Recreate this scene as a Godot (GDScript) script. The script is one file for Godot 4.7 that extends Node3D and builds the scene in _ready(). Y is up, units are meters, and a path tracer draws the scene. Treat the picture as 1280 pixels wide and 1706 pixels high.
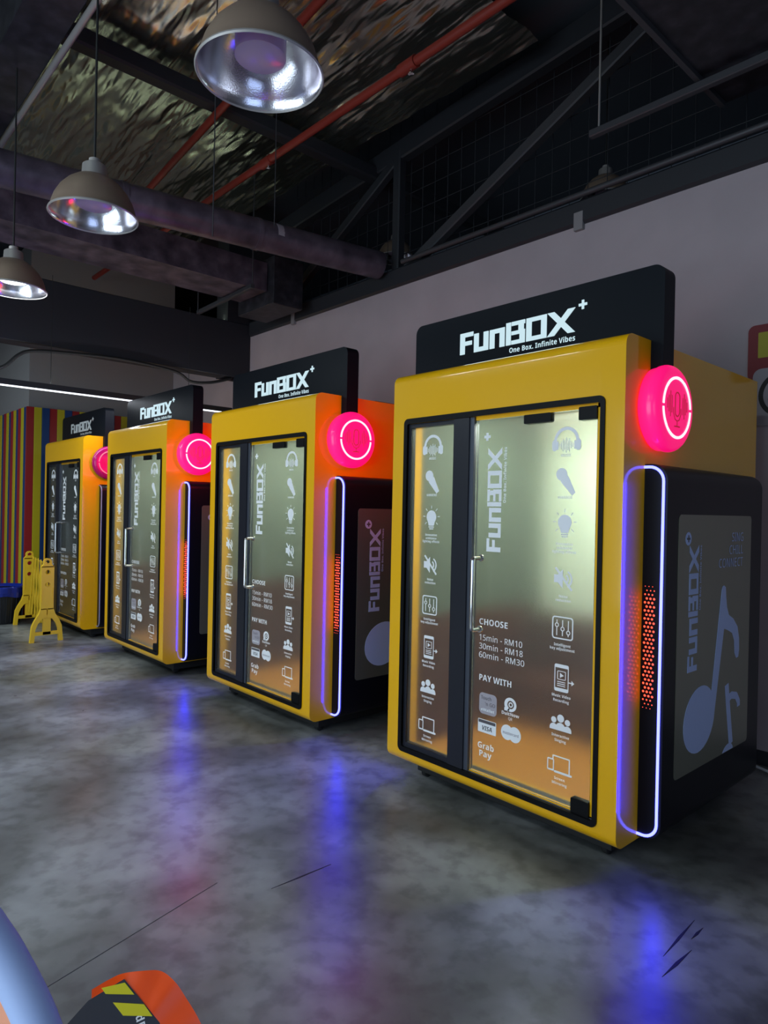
extends Node3D
# world: x runs along the row of booths (to the right seen from their fronts), y up, booth fronts look to +z; metres

const W := 1.427        # booth width
const Y0 := 0.12        # underside of the yellow shell
const YT := 2.32        # roof of the yellow shell
const RF := 0.055       # rounding of the front edges
const DEPTH := 1.5
const BOX := 0.105      # how far the black side boxes stand out
const BZ := -0.185      # their front face

var M := {}
var used := {}
var base_line := {}
var lift := 0

func _ready() -> void:
	# ---- camera
	var cam := Camera3D.new()
	cam.name = "camera"
	add_child(cam)
	var yaw := 0.7372
	var pitch := -0.0032
	var roll := 0.0205
	var fw := Vector3(-cos(yaw) * cos(pitch), sin(pitch), -sin(yaw) * cos(pitch))
	var r := fw.cross(Vector3.UP).normalized()
	var u := r.cross(fw)
	cam.transform = Transform3D(Basis(r * cos(roll) + u * sin(roll), u * cos(roll) - r * sin(roll), -fw), Vector3(1.4229, 1.5458, 2.6507))
	cam.fov = rad_to_deg(2.0 * atan(853.0 / 1121.3))
	cam.near = 0.05
	cam.current = true
	# ---- sky, exposure
	var we := WorldEnvironment.new()
	we.name = "environment"
	var e := Environment.new()
	e.background_mode = Environment.BG_COLOR
	e.background_color = Color(0.02, 0.025, 0.03)
	e.tonemap_mode = Environment.TONE_MAPPER_LINEAR
	e.tonemap_exposure = 1.0
	e.sdfgi_enabled = true
	e.ssao_enabled = true
	e.ssil_enabled = true
	we.environment = e
	add_child(we)
	# ---- unseen hall lamps out of view, placed to light booth fronts and floor
	materials()
	for p in [[Vector3(-7.6, 4.3, 3.9), 15.0, "farthest"], [Vector3(-4.4, 4.3, 4.6), 9.0, "second farthest"], [Vector3(-1.0, 4.3, 5.0), 5.0, "second nearest"], [Vector3(2.6, 4.3, 4.6), 2.0, "nearest"]]:
		linear_lamp(p[0], 0.0, 2.4, Color(0.90, 0.97, 1.0), p[1], "unseen white linear lamp, out of view, lighting the booth fronts and floor, %s of its row" % p[2])
	hall()
	end_wall()
	roof_works()
	var b := booth("karaoke_booth", true)
	b.position = Vector3.ZERO
	tag(b, "nearest yellow karaoke booth, largest, its pink disc and blue lit right side fully in view", "booth", "row of yellow karaoke booths")
	var two := copy(b)
	two.position = Vector3(-2.191, 0, 0)
	tag(two, "second yellow karaoke booth from the right, lit pink disc, partly behind the nearest booth", "booth", "row of yellow karaoke booths")
	var three := copy(b)
	three.position = Vector3(-4.331, 0, 0.06)
	tag(three, "third yellow karaoke booth, lit pink disc, standing between the second booth and the unlit one", "booth", "row of yellow karaoke booths")
	var four := booth("karaoke_booth", false)
	four.position = Vector3(-6.472, 0, 0.074)
	tag(four, "farthest yellow karaoke booth, switched off, dark glass, beside the striped wall", "booth", "row of yellow karaoke booths")
	lamps()
	small_things()

# =================================================================== helpers
func lin(r: float, g: float, b: float) -> Color:
	return Color(r, g, b).linear_to_srgb()

func mat(key: String, c: Color, rough: float, metal := 0.0, spec := 0.5) -> StandardMaterial3D:
	var m := StandardMaterial3D.new()
	m.resource_name = key
	m.albedo_color = c
	m.roughness = rough
	m.metallic = metal
	m.metallic_specular = spec
	M[key] = m
	return m

func glow(key: String, c: Color, energy: float) -> StandardMaterial3D:
	var m := mat(key, lin(0.1, 0.1, 0.1), 0.5)
	m.emission_enabled = true
	m.emission = c
	m.emission_energy_multiplier = energy
	return m

func noise(freq: float, octaves: int, ramp: Gradient, size := 512, seed_ := 1, warp := 0.0) -> NoiseTexture2D:
	var n := FastNoiseLite.new()
	n.seed = seed_
	n.noise_type = FastNoiseLite.TYPE_SIMPLEX_SMOOTH
	n.frequency = freq
	n.fractal_octaves = octaves
	if warp > 0.0:
		n.domain_warp_enabled = true
		n.domain_warp_amplitude = warp
		n.domain_warp_frequency = freq * 0.8
		n.domain_warp_fractal_type = FastNoiseLite.DOMAIN_WARP_FRACTAL_NONE
	var t := NoiseTexture2D.new()
	t.width = size
	t.height = size
	t.seamless = true
	t.noise = n
	t.color_ramp = ramp
	return t

func ramp(stops: Array) -> Gradient:
	var g := Gradient.new()
	var o := PackedFloat32Array()
	var c := PackedColorArray()
	for s in stops:
		o.append(s[0])
		c.append(s[1])
	g.offsets = o
	g.colors = c
	return g

func grey(v: float) -> Color:
	return Color(v, v, v)

func tri_map(m: StandardMaterial3D, t: Texture2D, scale: Vector3, world := true) -> void:
	m.albedo_texture = t
	m.uv1_triplanar = true
	m.uv1_world_triplanar = world
	m.uv1_scale = scale

func materials() -> void:
	mat("yellow", lin(0.90, 0.46, 0.0), 0.5, 0.0, 0.3)
	M.yellow.clearcoat_enabled = true
	M.yellow.clearcoat = 1.0
	M.yellow.clearcoat_roughness = 0.09
	mat("black_panel", lin(0.006, 0.006, 0.010), 0.34, 0.0, 0.3)
	mat("black_trim", lin(0.006, 0.006, 0.007), 0.4, 0.0, 0.25)
	mat("black_post", lin(0.014, 0.015, 0.022), 0.32)
	mat("grey_edge", lin(0.09, 0.10, 0.13), 0.35, 0.5)
	mat("sign_black", lin(0.007, 0.009, 0.013), 0.4, 0.0, 0.2)
	mat("print", lin(0.88, 0.88, 0.90), 0.55)
	mat("print_grey", lin(0.40, 0.36, 0.40), 0.55)
	mat("print_dark", lin(0.10, 0.09, 0.10), 0.5)
	mat("print_blue", lin(0.48, 0.58, 0.88), 0.5)
	mat("chrome", lin(0.82, 0.82, 0.82), 0.08, 1.0)
	var fr := mat("frosted_glass", Color(0.86, 0.88, 0.86, 0.03), 0.22)
	fr.transparency = BaseMaterial3D.TRANSPARENCY_ALPHA
	fr.refraction_enabled = true
	fr.refraction_scale = 0.05
	fr.metallic_specular = 0.28
	mat("side_film", lin(0.25, 0.25, 0.19), 0.34, 0.6)
	mat("liner_mint", lin(0.68, 0.78, 0.70), 0.7)
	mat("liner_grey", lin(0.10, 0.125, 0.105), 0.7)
	mat("leather", lin(0.080, 0.022, 0.011), 0.5)
	mat("orange_floor", lin(0.52, 0.20, 0.02), 0.5)
	mat("rubber", lin(0.012, 0.012, 0.012), 0.7)
	glow("unseen_interior_lamp", Color(1.0, 0.93, 0.72), 1.2)
	glow("neon", lin(0.075, 0.085, 1.0), 8.5)
	mat("neon_off", lin(0.34, 0.34, 0.50), 0.3)
	glow("red_dot", Color(1.0, 0.26, 0.12), 3.0)
	mat("dot_off", lin(0.05, 0.02, 0.02), 0.4)
	var d := glow("pink_disc", Color(1.0, 0.03, 0.44), 0.85)
	d.albedo_color = lin(0.75, 0.03, 0.22)
	d.roughness = 0.22
	glow("pink_line", Color(0.9, 0.0, 0.22), 0.45)
	glow("white_ring", Color(1.0, 0.88, 0.94), 1.3)
	mat("pink_off", lin(0.36, 0.004, 0.14), 0.12)
	mat("pink_off_line", lin(0.42, 0.01, 0.10), 0.2)
	mat("ring_off", lin(0.7, 0.3, 0.45), 0.2)
	glow("sign_letter", Color(0.84, 0.96, 1.0), 0.8)
	mat("sign_letter_off", lin(0.62, 0.66, 0.68), 0.4)
	# floor: power-trowelled concrete, blotched and scuffed
	var fl := mat("concrete", Color.WHITE, 0.37, 0.0, 0.5)
	tri_map(fl, noise(0.006, 6, ramp([[0.0, grey(0.30)], [0.36, Color(0.41, 0.42, 0.41)], [0.5, Color(0.48, 0.49, 0.49)], [0.66, Color(0.56, 0.57, 0.57)], [1.0, Color(0.68, 0.69, 0.68)]]), 1024, 5, 25.0), Vector3(0.14, 0.14, 0.14))
	fl.detail_enabled = true
	fl.detail_blend_mode = BaseMaterial3D.BLEND_MODE_MUL
	fl.detail_uv_layer = BaseMaterial3D.DETAIL_UV_2
	fl.detail_albedo = noise(0.016, 6, ramp([[0.0, grey(0.76)], [0.36, grey(0.88)], [0.5, grey(0.95)], [1.0, Color(1, 1, 1)]]), 1024, 21, 12.0)
	fl.uv2_triplanar = true
	fl.uv2_world_triplanar = true
	fl.uv2_scale = Vector3(0.43, 0.43, 0.43)
	fl.roughness_texture = noise(0.02, 5, ramp([[0.0, grey(0.72)], [1.0, grey(1.0)]]), 512, 9)
	mat("gouge", lin(0.012, 0.012, 0.014), 0.6)
	mat("joint", lin(0.09, 0.09, 0.092), 0.7)
	var wl := mat("plaster", lin(0.48, 0.41, 0.435), 0.75)
	tri_map(wl, noise(0.01, 5, ramp([[0.0, grey(0.94)], [0.5, grey(0.97)], [1.0, grey(1.0)]]), 512, 3), Vector3(0.3, 0.3, 0.3))
	mat("grey_panel", lin(0.27, 0.255, 0.26), 0.6)
	var dk := mat("dark_paint", lin(0.018, 0.019, 0.026), 0.6)
	dk.heightmap_enabled = false
	mat("dark_hall", lin(0.20, 0.20, 0.21), 0.8)
	mat("roof_paint", lin(0.07, 0.075, 0.095), 0.8)
	mat("rear_paint", lin(0.24, 0.27, 0.33), 0.8)
	mat("steel_dark", lin(0.024, 0.026, 0.032), 0.55)
	mat("steel_mid", lin(0.07, 0.07, 0.078), 0.5, 0.4)
	var du := mat("duct", Color.WHITE, 0.42, 0.35)
	tri_map(du, noise(0.012, 5, ramp([[0.0, Color(0.24, 0.21, 0.25)], [0.5, Color(0.37, 0.33, 0.38)], [1.0, Color(0.50, 0.45, 0.50)]]), 512, 12), Vector3(0.6, 0.6, 0.6))
	var pt := mat("duct_dull", Color.WHITE, 0.5, 0.15)
	tri_map(pt, noise(0.02, 5, ramp([[0.0, Color(0.11, 0.11, 0.13)], [0.5, Color(0.17, 0.165, 0.19)], [1.0, Color(0.25, 0.24, 0.27)]]), 512, 14), Vector3(0.6, 0.6, 0.6))
	mat("foil", lin(0.55, 0.56, 0.48), 0.22, 0.95)
	mat("red_pipe", lin(0.25, 0.026, 0.015), 0.45)
	mat("lamp_bronze", lin(0.29, 0.205, 0.15), 0.40, 0.35)
	mat("lamp_cap", lin(0.50, 0.46, 0.44), 0.4, 0.5)
	var rf := mat("reflector", lin(0.86, 0.82, 0.88), 0.20, 1.0)
	rf.heightmap_enabled = true
	rf.heightmap_texture = noise(0.09, 2, null, 256, 40)
	rf.heightmap_scale = 0.03
	rf.uv1_triplanar = true
	rf.uv1_scale = Vector3(6, 6, 6)
	mat("lens", lin(0.52, 0.38, 0.52), 0.25)
	glow("bulb_on", Color(0.93, 0.98, 1.0), 3.0)
	glow("bar_diffuser", Color(0.93, 0.96, 1.0), 2.4)
	glow("unseen_day_pane", Color(0.86, 0.94, 1.0), 0.5)  # glowing panes of the two unseen windows
	mat("stripe_red", lin(0.34, 0.016, 0.018), 0.4)
	mat("stripe_yellow", lin(0.52, 0.42, 0.012), 0.4)
	mat("stripe_blue", lin(0.008, 0.045, 0.17), 0.4)
	mat("barrier_yellow", lin(0.84, 0.53, 0.02), 0.5)
	mat("bin_dark", lin(0.010, 0.011, 0.016), 0.5)
	mat("bin_bag", lin(0.01, 0.025, 0.26), 0.28)
	mat("sign_red", lin(0.20, 0.004, 0.012), 0.5)
	mat("sign_yellow", lin(0.40, 0.36, 0.01), 0.5)
	mat("sign_white", lin(0.34, 0.31, 0.34), 0.5)
	mat("ride_orange", lin(1.0, 0.085, 0.002), 0.35)
	mat("ride_black", lin(0.03, 0.034, 0.044), 0.4)
	mat("ride_yellow", lin(0.74, 0.66, 0.01), 0.45)
	mat("rail_blue", lin(0.46, 0.58, 0.90), 0.6)
	mat("rail_orange", lin(0.95, 0.38, 0.22), 0.5)
	mat("white_cable", lin(0.6, 0.62, 0.64), 0.5)

func numbered(called: String) -> String:
	var n: int = used.get(called, 0)
	used[called] = n + 1
	return called if n == 0 else "%s_%03d" % [called, n]

func tag(o: Node, label: String, category: String, group := "", kind := "") -> void:
	if label:
		o.set_meta("label", label)
	if category:
		o.set_meta("category", category)
	if group:
		o.set_meta("group", group)
	if kind:
		o.set_meta("kind", kind)

func thing(called: String, at := Vector3.ZERO, turn := 0.0) -> Node3D:
	var o := Node3D.new()
	o.name = numbered(called)
	add_child(o)
	o.position = at
	o.rotation.y = turn
	return o

func copy(o: Node3D) -> Node3D:
	var c: Node3D = o.duplicate()
	c.name = numbered(String(o.name))
	add_child(c)
	return c

func new_st() -> SurfaceTool:
	var st := SurfaceTool.new()
	st.begin(Mesh.PRIMITIVE_TRIANGLES)
	return st

func part(called: String, st: SurfaceTool, m, parent: Node = self) -> MeshInstance3D:
	var o := MeshInstance3D.new()
	o.mesh = st.commit()
	o.material_override = null
	o.mesh.surface_set_material(0, M[m] if m is String else m)
	if parent == self:
		o.name = numbered(called)
		add_child(o)
	else:
		o.name = called
		parent.add_child(o, true)
	return o

func structure(called: String, st: SurfaceTool, m) -> MeshInstance3D:
	var o := part(called, st, m)
	o.set_meta("kind", "structure")
	return o

func tri(st: SurfaceTool, a: Vector3, b: Vector3, c: Vector3, na: Vector3, nb: Vector3, nc: Vector3) -> void:
	var flip := (b - a).cross(c - a).dot(na + nb + nc) > 0.0
	st.set_normal(na)
	st.add_vertex(a)
	if flip:
		st.set_normal(nc)
		st.add_vertex(c)
		st.set_normal(nb)
		st.add_vertex(b)
	else:
		st.set_normal(nb)
		st.add_vertex(b)
		st.set_normal(nc)
		st.add_vertex(c)

func quad(st: SurfaceTool, a: Vector3, b: Vector3, c: Vector3, d: Vector3, na: Vector3, nb: Vector3, nc: Vector3, nd: Vector3) -> void:
	tri(st, a, b, c, na, nb, nc)
	tri(st, a, c, d, na, nc, nd)

func v3(p: Vector2, w: float) -> Vector3:
	return Vector3(p.x, p.y, w)

# a polygon in the plane (u, v) of the frame t, drawn out from w = a to w = b; sides are smooth where they turn gently
func prism(st: SurfaceTool, poly: PackedVector2Array, a: float, b: float, t := Transform3D(), caps := true) -> void:
	if b - a < 0.005:      # film and lettering: overlapping pieces lie a hair apart
		lift = (lift + 1) % 8
		b += lift * 0.00011
	if Geometry2D.is_polygon_clockwise(poly):
		poly = poly.duplicate()
		poly.reverse()
	var n := poly.size()
	var edge := []
	for i in n:
		var d := poly[(i + 1) % n] - poly[i]
		edge.append(Vector2(d.y, -d.x).normalized())
	for i in n:
		var j := (i + 1) % n
		var e0: Vector2 = edge[(i + n - 1) % n]
		var e1: Vector2 = edge[i]
		var e2: Vector2 = edge[j]
		var ni := (e0 + e1).normalized() if e0.dot(e1) > 0.75 else e1
		var nj := (e2 + e1).normalized() if e2.dot(e1) > 0.75 else e1
		var wi := t.basis * v3(ni, 0)
		var wj := t.basis * v3(nj, 0)
		quad(st, t * v3(poly[i], a), t * v3(poly[j], a), t * v3(poly[j], b), t * v3(poly[i], b), wi, wj, wj, wi)
	if not caps:
		return
	var idx := Geometry2D.triangulate_polygon(poly)
	for s in [[a, -1.0], [b, 1.0]]:
		var nn: Vector3 = t.basis * Vector3(0, 0, s[1])
		for k in range(0, idx.size(), 3):
			tri(st, t * v3(poly[idx[k]], s[0]), t * v3(poly[idx[k + 1]], s[0]), t * v3(poly[idx[k + 2]], s[0]), nn, nn, nn)

# the band between two outlines with the same number of corners
func band(st: SurfaceTool, outer: PackedVector2Array, inner: PackedVector2Array, a: float, b: float, t := Transform3D(), closed := true) -> void:
	var n := outer.size()
	for i in (n if closed else n - 1):
		var j := (i + 1) % n
		prism(st, PackedVector2Array([outer[i], outer[j], inner[j], inner[i]]), a, b, t)

func rc(x0: float, y0: float, x1: float, y1: float) -> PackedVector2Array:
	return PackedVector2Array([Vector2(x0, y0), Vector2(x1, y0), Vector2(x1, y1), Vector2(x0, y1)])

func rr(x0: float, y0: float, x1: float, y1: float, r: float, seg := 5) -> PackedVector2Array:
	var p := PackedVector2Array()
	for c in [[x1 - r, y1 - r, 0.0], [x0 + r, y1 - r, 0.5 * PI], [x0 + r, y0 + r, PI], [x1 - r, y0 + r, 1.5 * PI]]:
		for k in seg + 1:
			var an: float = c[2] + 0.5 * PI * k / seg
			p.append(Vector2(c[0] + r * cos(an), c[1] + r * sin(an)))
	return p

func disc2(c: Vector2, rx: float, ry: float, seg := 24, turn := 0.0) -> PackedVector2Array:
	var p := PackedVector2Array()
	for k in seg:
		var an := TAU * k / seg
		p.append(c + Vector2(rx * cos(an), ry * sin(an)).rotated(turn))
	return p

func arc2(c: Vector2, r: float, a0: float, a1: float, seg := 16) -> PackedVector2Array:
	var p := PackedVector2Array()
	for k in seg + 1:
		var an := lerpf(a0, a1, float(k) / seg)
		p.append(c + Vector2(cos(an), sin(an)) * r)
	return p

func stroke(st: SurfaceTool, pts: PackedVector2Array, w: float, a: float, b: float, t: Transform3D) -> void:
	for poly in Geometry2D.offset_polyline(pts, w / 2, Geometry2D.JOIN_ROUND, Geometry2D.END_ROUND):
		prism(st, poly, a, b, t)

func bx(st: SurfaceTool, lo: Vector3, hi: Vector3, c := 0.0) -> void:
	if c <= 0.0:
		prism(st, rc(lo.x, lo.y, hi.x, hi.y), lo.z, hi.z)
		return
	# a box with bevelled edges
	var core := [lo + Vector3(c, c, c), hi - Vector3(c, c, c)]
	for ax in 3:
		for s in 2:
			var n := Vector3.ZERO
			n[ax] = -1.0 if s == 0 else 1.0
			var q := []
			for k in [[0, 0], [1, 0], [1, 1], [0, 1]]:
				var p := Vector3.ZERO
				p[ax] = (lo if s == 0 else hi)[ax]
				p[(ax + 1) % 3] = core[k[0]][(ax + 1) % 3]
				p[(ax + 2) % 3] = core[k[1]][(ax + 2) % 3]
				q.append(p)
			quad(st, q[0], q[1], q[2], q[3], n, n, n, n)
	for ax in 3:
		var b := (ax + 1) % 3
		var d := (ax + 2) % 3
		for i in 2:
			for j in 2:
				var nb := Vector3.ZERO
				nb[b] = -1.0 if i == 0 else 1.0
				var nd := Vector3.ZERO
				nd[d] = -1.0 if j == 0 else 1.0
				var p := Vector3.ZERO
				p[b] = (lo if i == 0 else hi)[b]
				p[d] = core[j][d]
				var q := Vector3.ZERO
				q[b] = core[i][b]
				q[d] = (lo if j == 0 else hi)[d]
				var p2 := p
				var q2 := q
				p[ax] = core[0][ax]
				q[ax] = core[0][ax]
				p2[ax] = core[1][ax]
				q2[ax] = core[1][ax]
				quad(st, p, p2, q2, q, nb, nb, nd, nd)
	for i in 8:
		var g := Vector3(-1.0 if i & 1 == 0 else 1.0, -1.0 if i & 2 == 0 else 1.0, -1.0 if i & 4 == 0 else 1.0)
		var cc := Vector3(core[i & 1].x, core[(i >> 1) & 1].y, core[(i >> 2) & 1].z)
		tri(st, cc + Vector3(g.x * c, 0, 0), cc + Vector3(0, g.y * c, 0), cc + Vector3(0, 0, g.z * c), Vector3(g.x, 0, 0), Vector3(0, g.y, 0), Vector3(0, 0, g.z))

func tube(st: SurfaceTool, pts: Array, r: float, seg := 8, closed := false) -> void:
	var n := pts.size()
	var rings := []
	var side := Vector3.ZERO
	for i in n:
		var d: Vector3
		if closed:
			d = pts[(i + 1) % n] - pts[(i + n - 1) % n]
		else:
			d = pts[mini(i + 1, n - 1)] - pts[maxi(i - 1, 0)]
		d = d.normalized()
		if side == Vector3.ZERO:
			side = d.cross(Vector3.UP if absf(d.y) < 0.9 else Vector3.RIGHT).normalized()
		side = (side - d * side.dot(d)).normalized()
		var up := side.cross(d)
		var ring := []
		for k in seg:
			var an := TAU * k / seg
			ring.append(side * cos(an) + up * sin(an))
		rings.append(ring)
	for i in (n if closed else n - 1):
		var j := (i + 1) % n
		for k in seg:
			var l := (k + 1) % seg
			quad(st, pts[i] + rings[i][k] * r, pts[j] + rings[j][k] * r, pts[j] + rings[j][l] * r, pts[i] + rings[i][l] * r, rings[i][k], rings[j][k], rings[j][l], rings[i][l])
	if not closed:
		for s in [0, n - 1]:
			var d: Vector3 = (pts[0] - pts[1]) if s == 0 else (pts[n - 1] - pts[n - 2])
			d = d.normalized()
			for k in seg:
				var l := (k + 1) % seg
				tri(st, pts[s], pts[s] + rings[s][k] * r, pts[s] + rings[s][l] * r, d, d, d)

# profile points (radius, height) turned round the y axis of the frame t
func lathe(st: SurfaceTool, prof: Array, seg := 32, t := Transform3D(), out := 1.0) -> void:
	for i in prof.size() - 1:
		var p: Vector2 = prof[i]
		var q: Vector2 = prof[i + 1]
		var d := q - p
		var n0 := Vector2(d.y, -d.x).normalized() * out
		var na := n0
		var nb := n0
		if i > 0:
			var e: Vector2 = p - prof[i - 1]
			var m := Vector2(e.y, -e.x).normalized() * out
			if m.dot(n0) > 0.6:
				na = (m + n0).normalized()
		if i < prof.size() - 2:
			var e: Vector2 = prof[i + 2] - q
			var m := Vector2(e.y, -e.x).normalized() * out
			if m.dot(n0) > 0.6:
				nb = (m + n0).normalized()
		for k in seg:
			var a := TAU * k / seg
			var b := TAU * (k + 1) / seg
			var ca := Vector3(cos(a), 0, sin(a))
			var cb := Vector3(cos(b), 0, sin(b))
			var f := func(c: Vector3, v: Vector2) -> Vector3: return c * v.x + Vector3(0, v.y, 0)
			quad(st, t * f.call(ca, p), t * f.call(cb, p), t * f.call(cb, q), t * f.call(ca, q), t.basis * f.call(ca, na), t.basis * f.call(cb, na), t.basis * f.call(cb, nb), t.basis * f.call(ca, nb))

func text(st: SurfaceTool, s: String, x: float, y: float, cap: float, t: Transform3D, align := 0.0, bold := true, wide := 1.0, fit := 0.0) -> void:
	var key := "b" if bold else "r"
	if not base_line.has(key):
		var f := SystemFont.new()
		f.font_names = PackedStringArray(["Droid Sans"])
		f.font_weight = 700 if bold else 400
		var h := TextMesh.new()
		h.font = f
		h.font_size = 64
		h.pixel_size = 0.01
		h.depth = 0.0
		h.text = "H"
		var bb := h.get_aabb()
		base_line[key] = [f, bb.position.y, bb.size.y]
	var q: Array = base_line[key]
	var m := TextMesh.new()
	m.font = q[0]
	m.font_size = 64
	m.pixel_size = 0.01
	m.depth = 0.0
	m.curve_step = 3.0
	m.text = s
	var k: float = cap / q[2]
	var bb := m.get_aabb()
	var kx := k * wide
	if fit > 0.0:
		kx = fit / bb.size.x
	var arrays := m.surface_get_arrays(0)
	var vs: PackedVector3Array = arrays[Mesh.ARRAY_VERTEX]
	var ix = arrays[Mesh.ARRAY_INDEX]
	if ix == null:
		ix = PackedInt32Array(range(vs.size()))
	var n := (t.basis * Vector3(0, 0, 1)).normalized()
	for i in range(0, ix.size(), 3):
		var p := []
		for j in 3:
			var v := vs[ix[i + j]]
			p.append(t * Vector3(x + (v.x - bb.position.x - bb.size.x * align) * kx, y + (v.y - q[1]) * k, 0.0008))
		tri(st, p[0], p[1], p[2], n, n, n)

func area(parent: Node, at: Vector3, towards: Vector3, size: Vector2, c: Color, energy: float, called: String) -> void:
	var l := AreaLight3D.new()
	l.name = called
	l.area_size = size
	l.area_normalize_energy = true
	l.light_color = c
	l.light_energy = energy
	l.area_range = 20.0
	l.area_attenuation = 2.0
	l.shadow_enabled = true
	parent.add_child(l, true)
	var z := -towards.normalized()
	var up := Vector3.UP if absf(z.y) < 0.9 else Vector3.FORWARD
	var x := up.cross(z).normalized()
	l.transform = Transform3D(Basis(x, z.cross(x), z), at)

func ease_pts(p: Array, per := 6) -> Array:
	var c := []
	for i in p.size() - 1:
		var a: Vector3 = p[maxi(i - 1, 0)]
		var b: Vector3 = p[i]
		var d: Vector3 = p[i + 1]
		var e: Vector3 = p[mini(i + 2, p.size() - 1)]
		for k in per:
			c.append(b.cubic_interpolate(d, a, e, float(k) / per))
	c.append(p[p.size() - 1])
	return c

# =================================================================== lettering and pictograms
func letters(st: SurfaceTool, x: float, y: float, w: float, h: float, t: Transform3D, a: float, b: float) -> void:
	var put := func(q: Array) -> void:
		for k in q:
			prism(st, rc(x + k[0] * w, y + k[1] * h, x + k[2] * w, y + k[3] * h), a, b, t)
	put.call([[0.0, 0.0, 0.046, 1.0], [0.046, 0.8, 0.128, 1.0], [0.046, 0.4, 0.115, 0.59]])                              # F
	put.call([[0.138, 0.0, 0.182, 0.86], [0.182, 0.0, 0.23, 0.2], [0.23, 0.0, 0.274, 0.86]])                              # u
	put.call([[0.287, 0.0, 0.331, 0.86], [0.331, 0.66, 0.379, 0.86], [0.379, 0.0, 0.423, 0.86]])                          # n
	put.call([[0.437, 0.0, 0.478, 1.0], [0.485, 0.83, 0.6, 1.0], [0.485, 0.42, 0.6, 0.58], [0.485, 0.0, 0.6, 0.17], [0.556, 0.17, 0.6, 0.42], [0.545, 0.58, 0.59, 0.83]])  # B
	put.call([[0.612, 0.0, 0.656, 1.0], [0.656, 0.82, 0.735, 1.0], [0.656, 0.0, 0.735, 0.18], [0.735, 0.0, 0.779, 1.0]])  # O
	for q in [[[0.785, 0.0], [0.84, 0.0], [1.0, 1.0], [0.945, 1.0]], [[0.945, 0.0], [1.0, 0.0], [0.84, 1.0], [0.785, 1.0]]]:  # X
		var p := PackedVector2Array()
		for k in q:
			p.append(Vector2(x + k[0] * w, y + k[1] * h))
		prism(st, p, a, b, t)

func plus(st: SurfaceTool, c: Vector2, s: float, w: float, t: Transform3D, a: float, b: float) -> void:
	prism(st, rc(c.x - s, c.y - w, c.x + s, c.y + w), a, b, t)
	prism(st, rc(c.x - w, c.y - s, c.x + w, c.y + s), a, b, t)

const PA := 0.0
const PB := 0.0008

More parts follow.
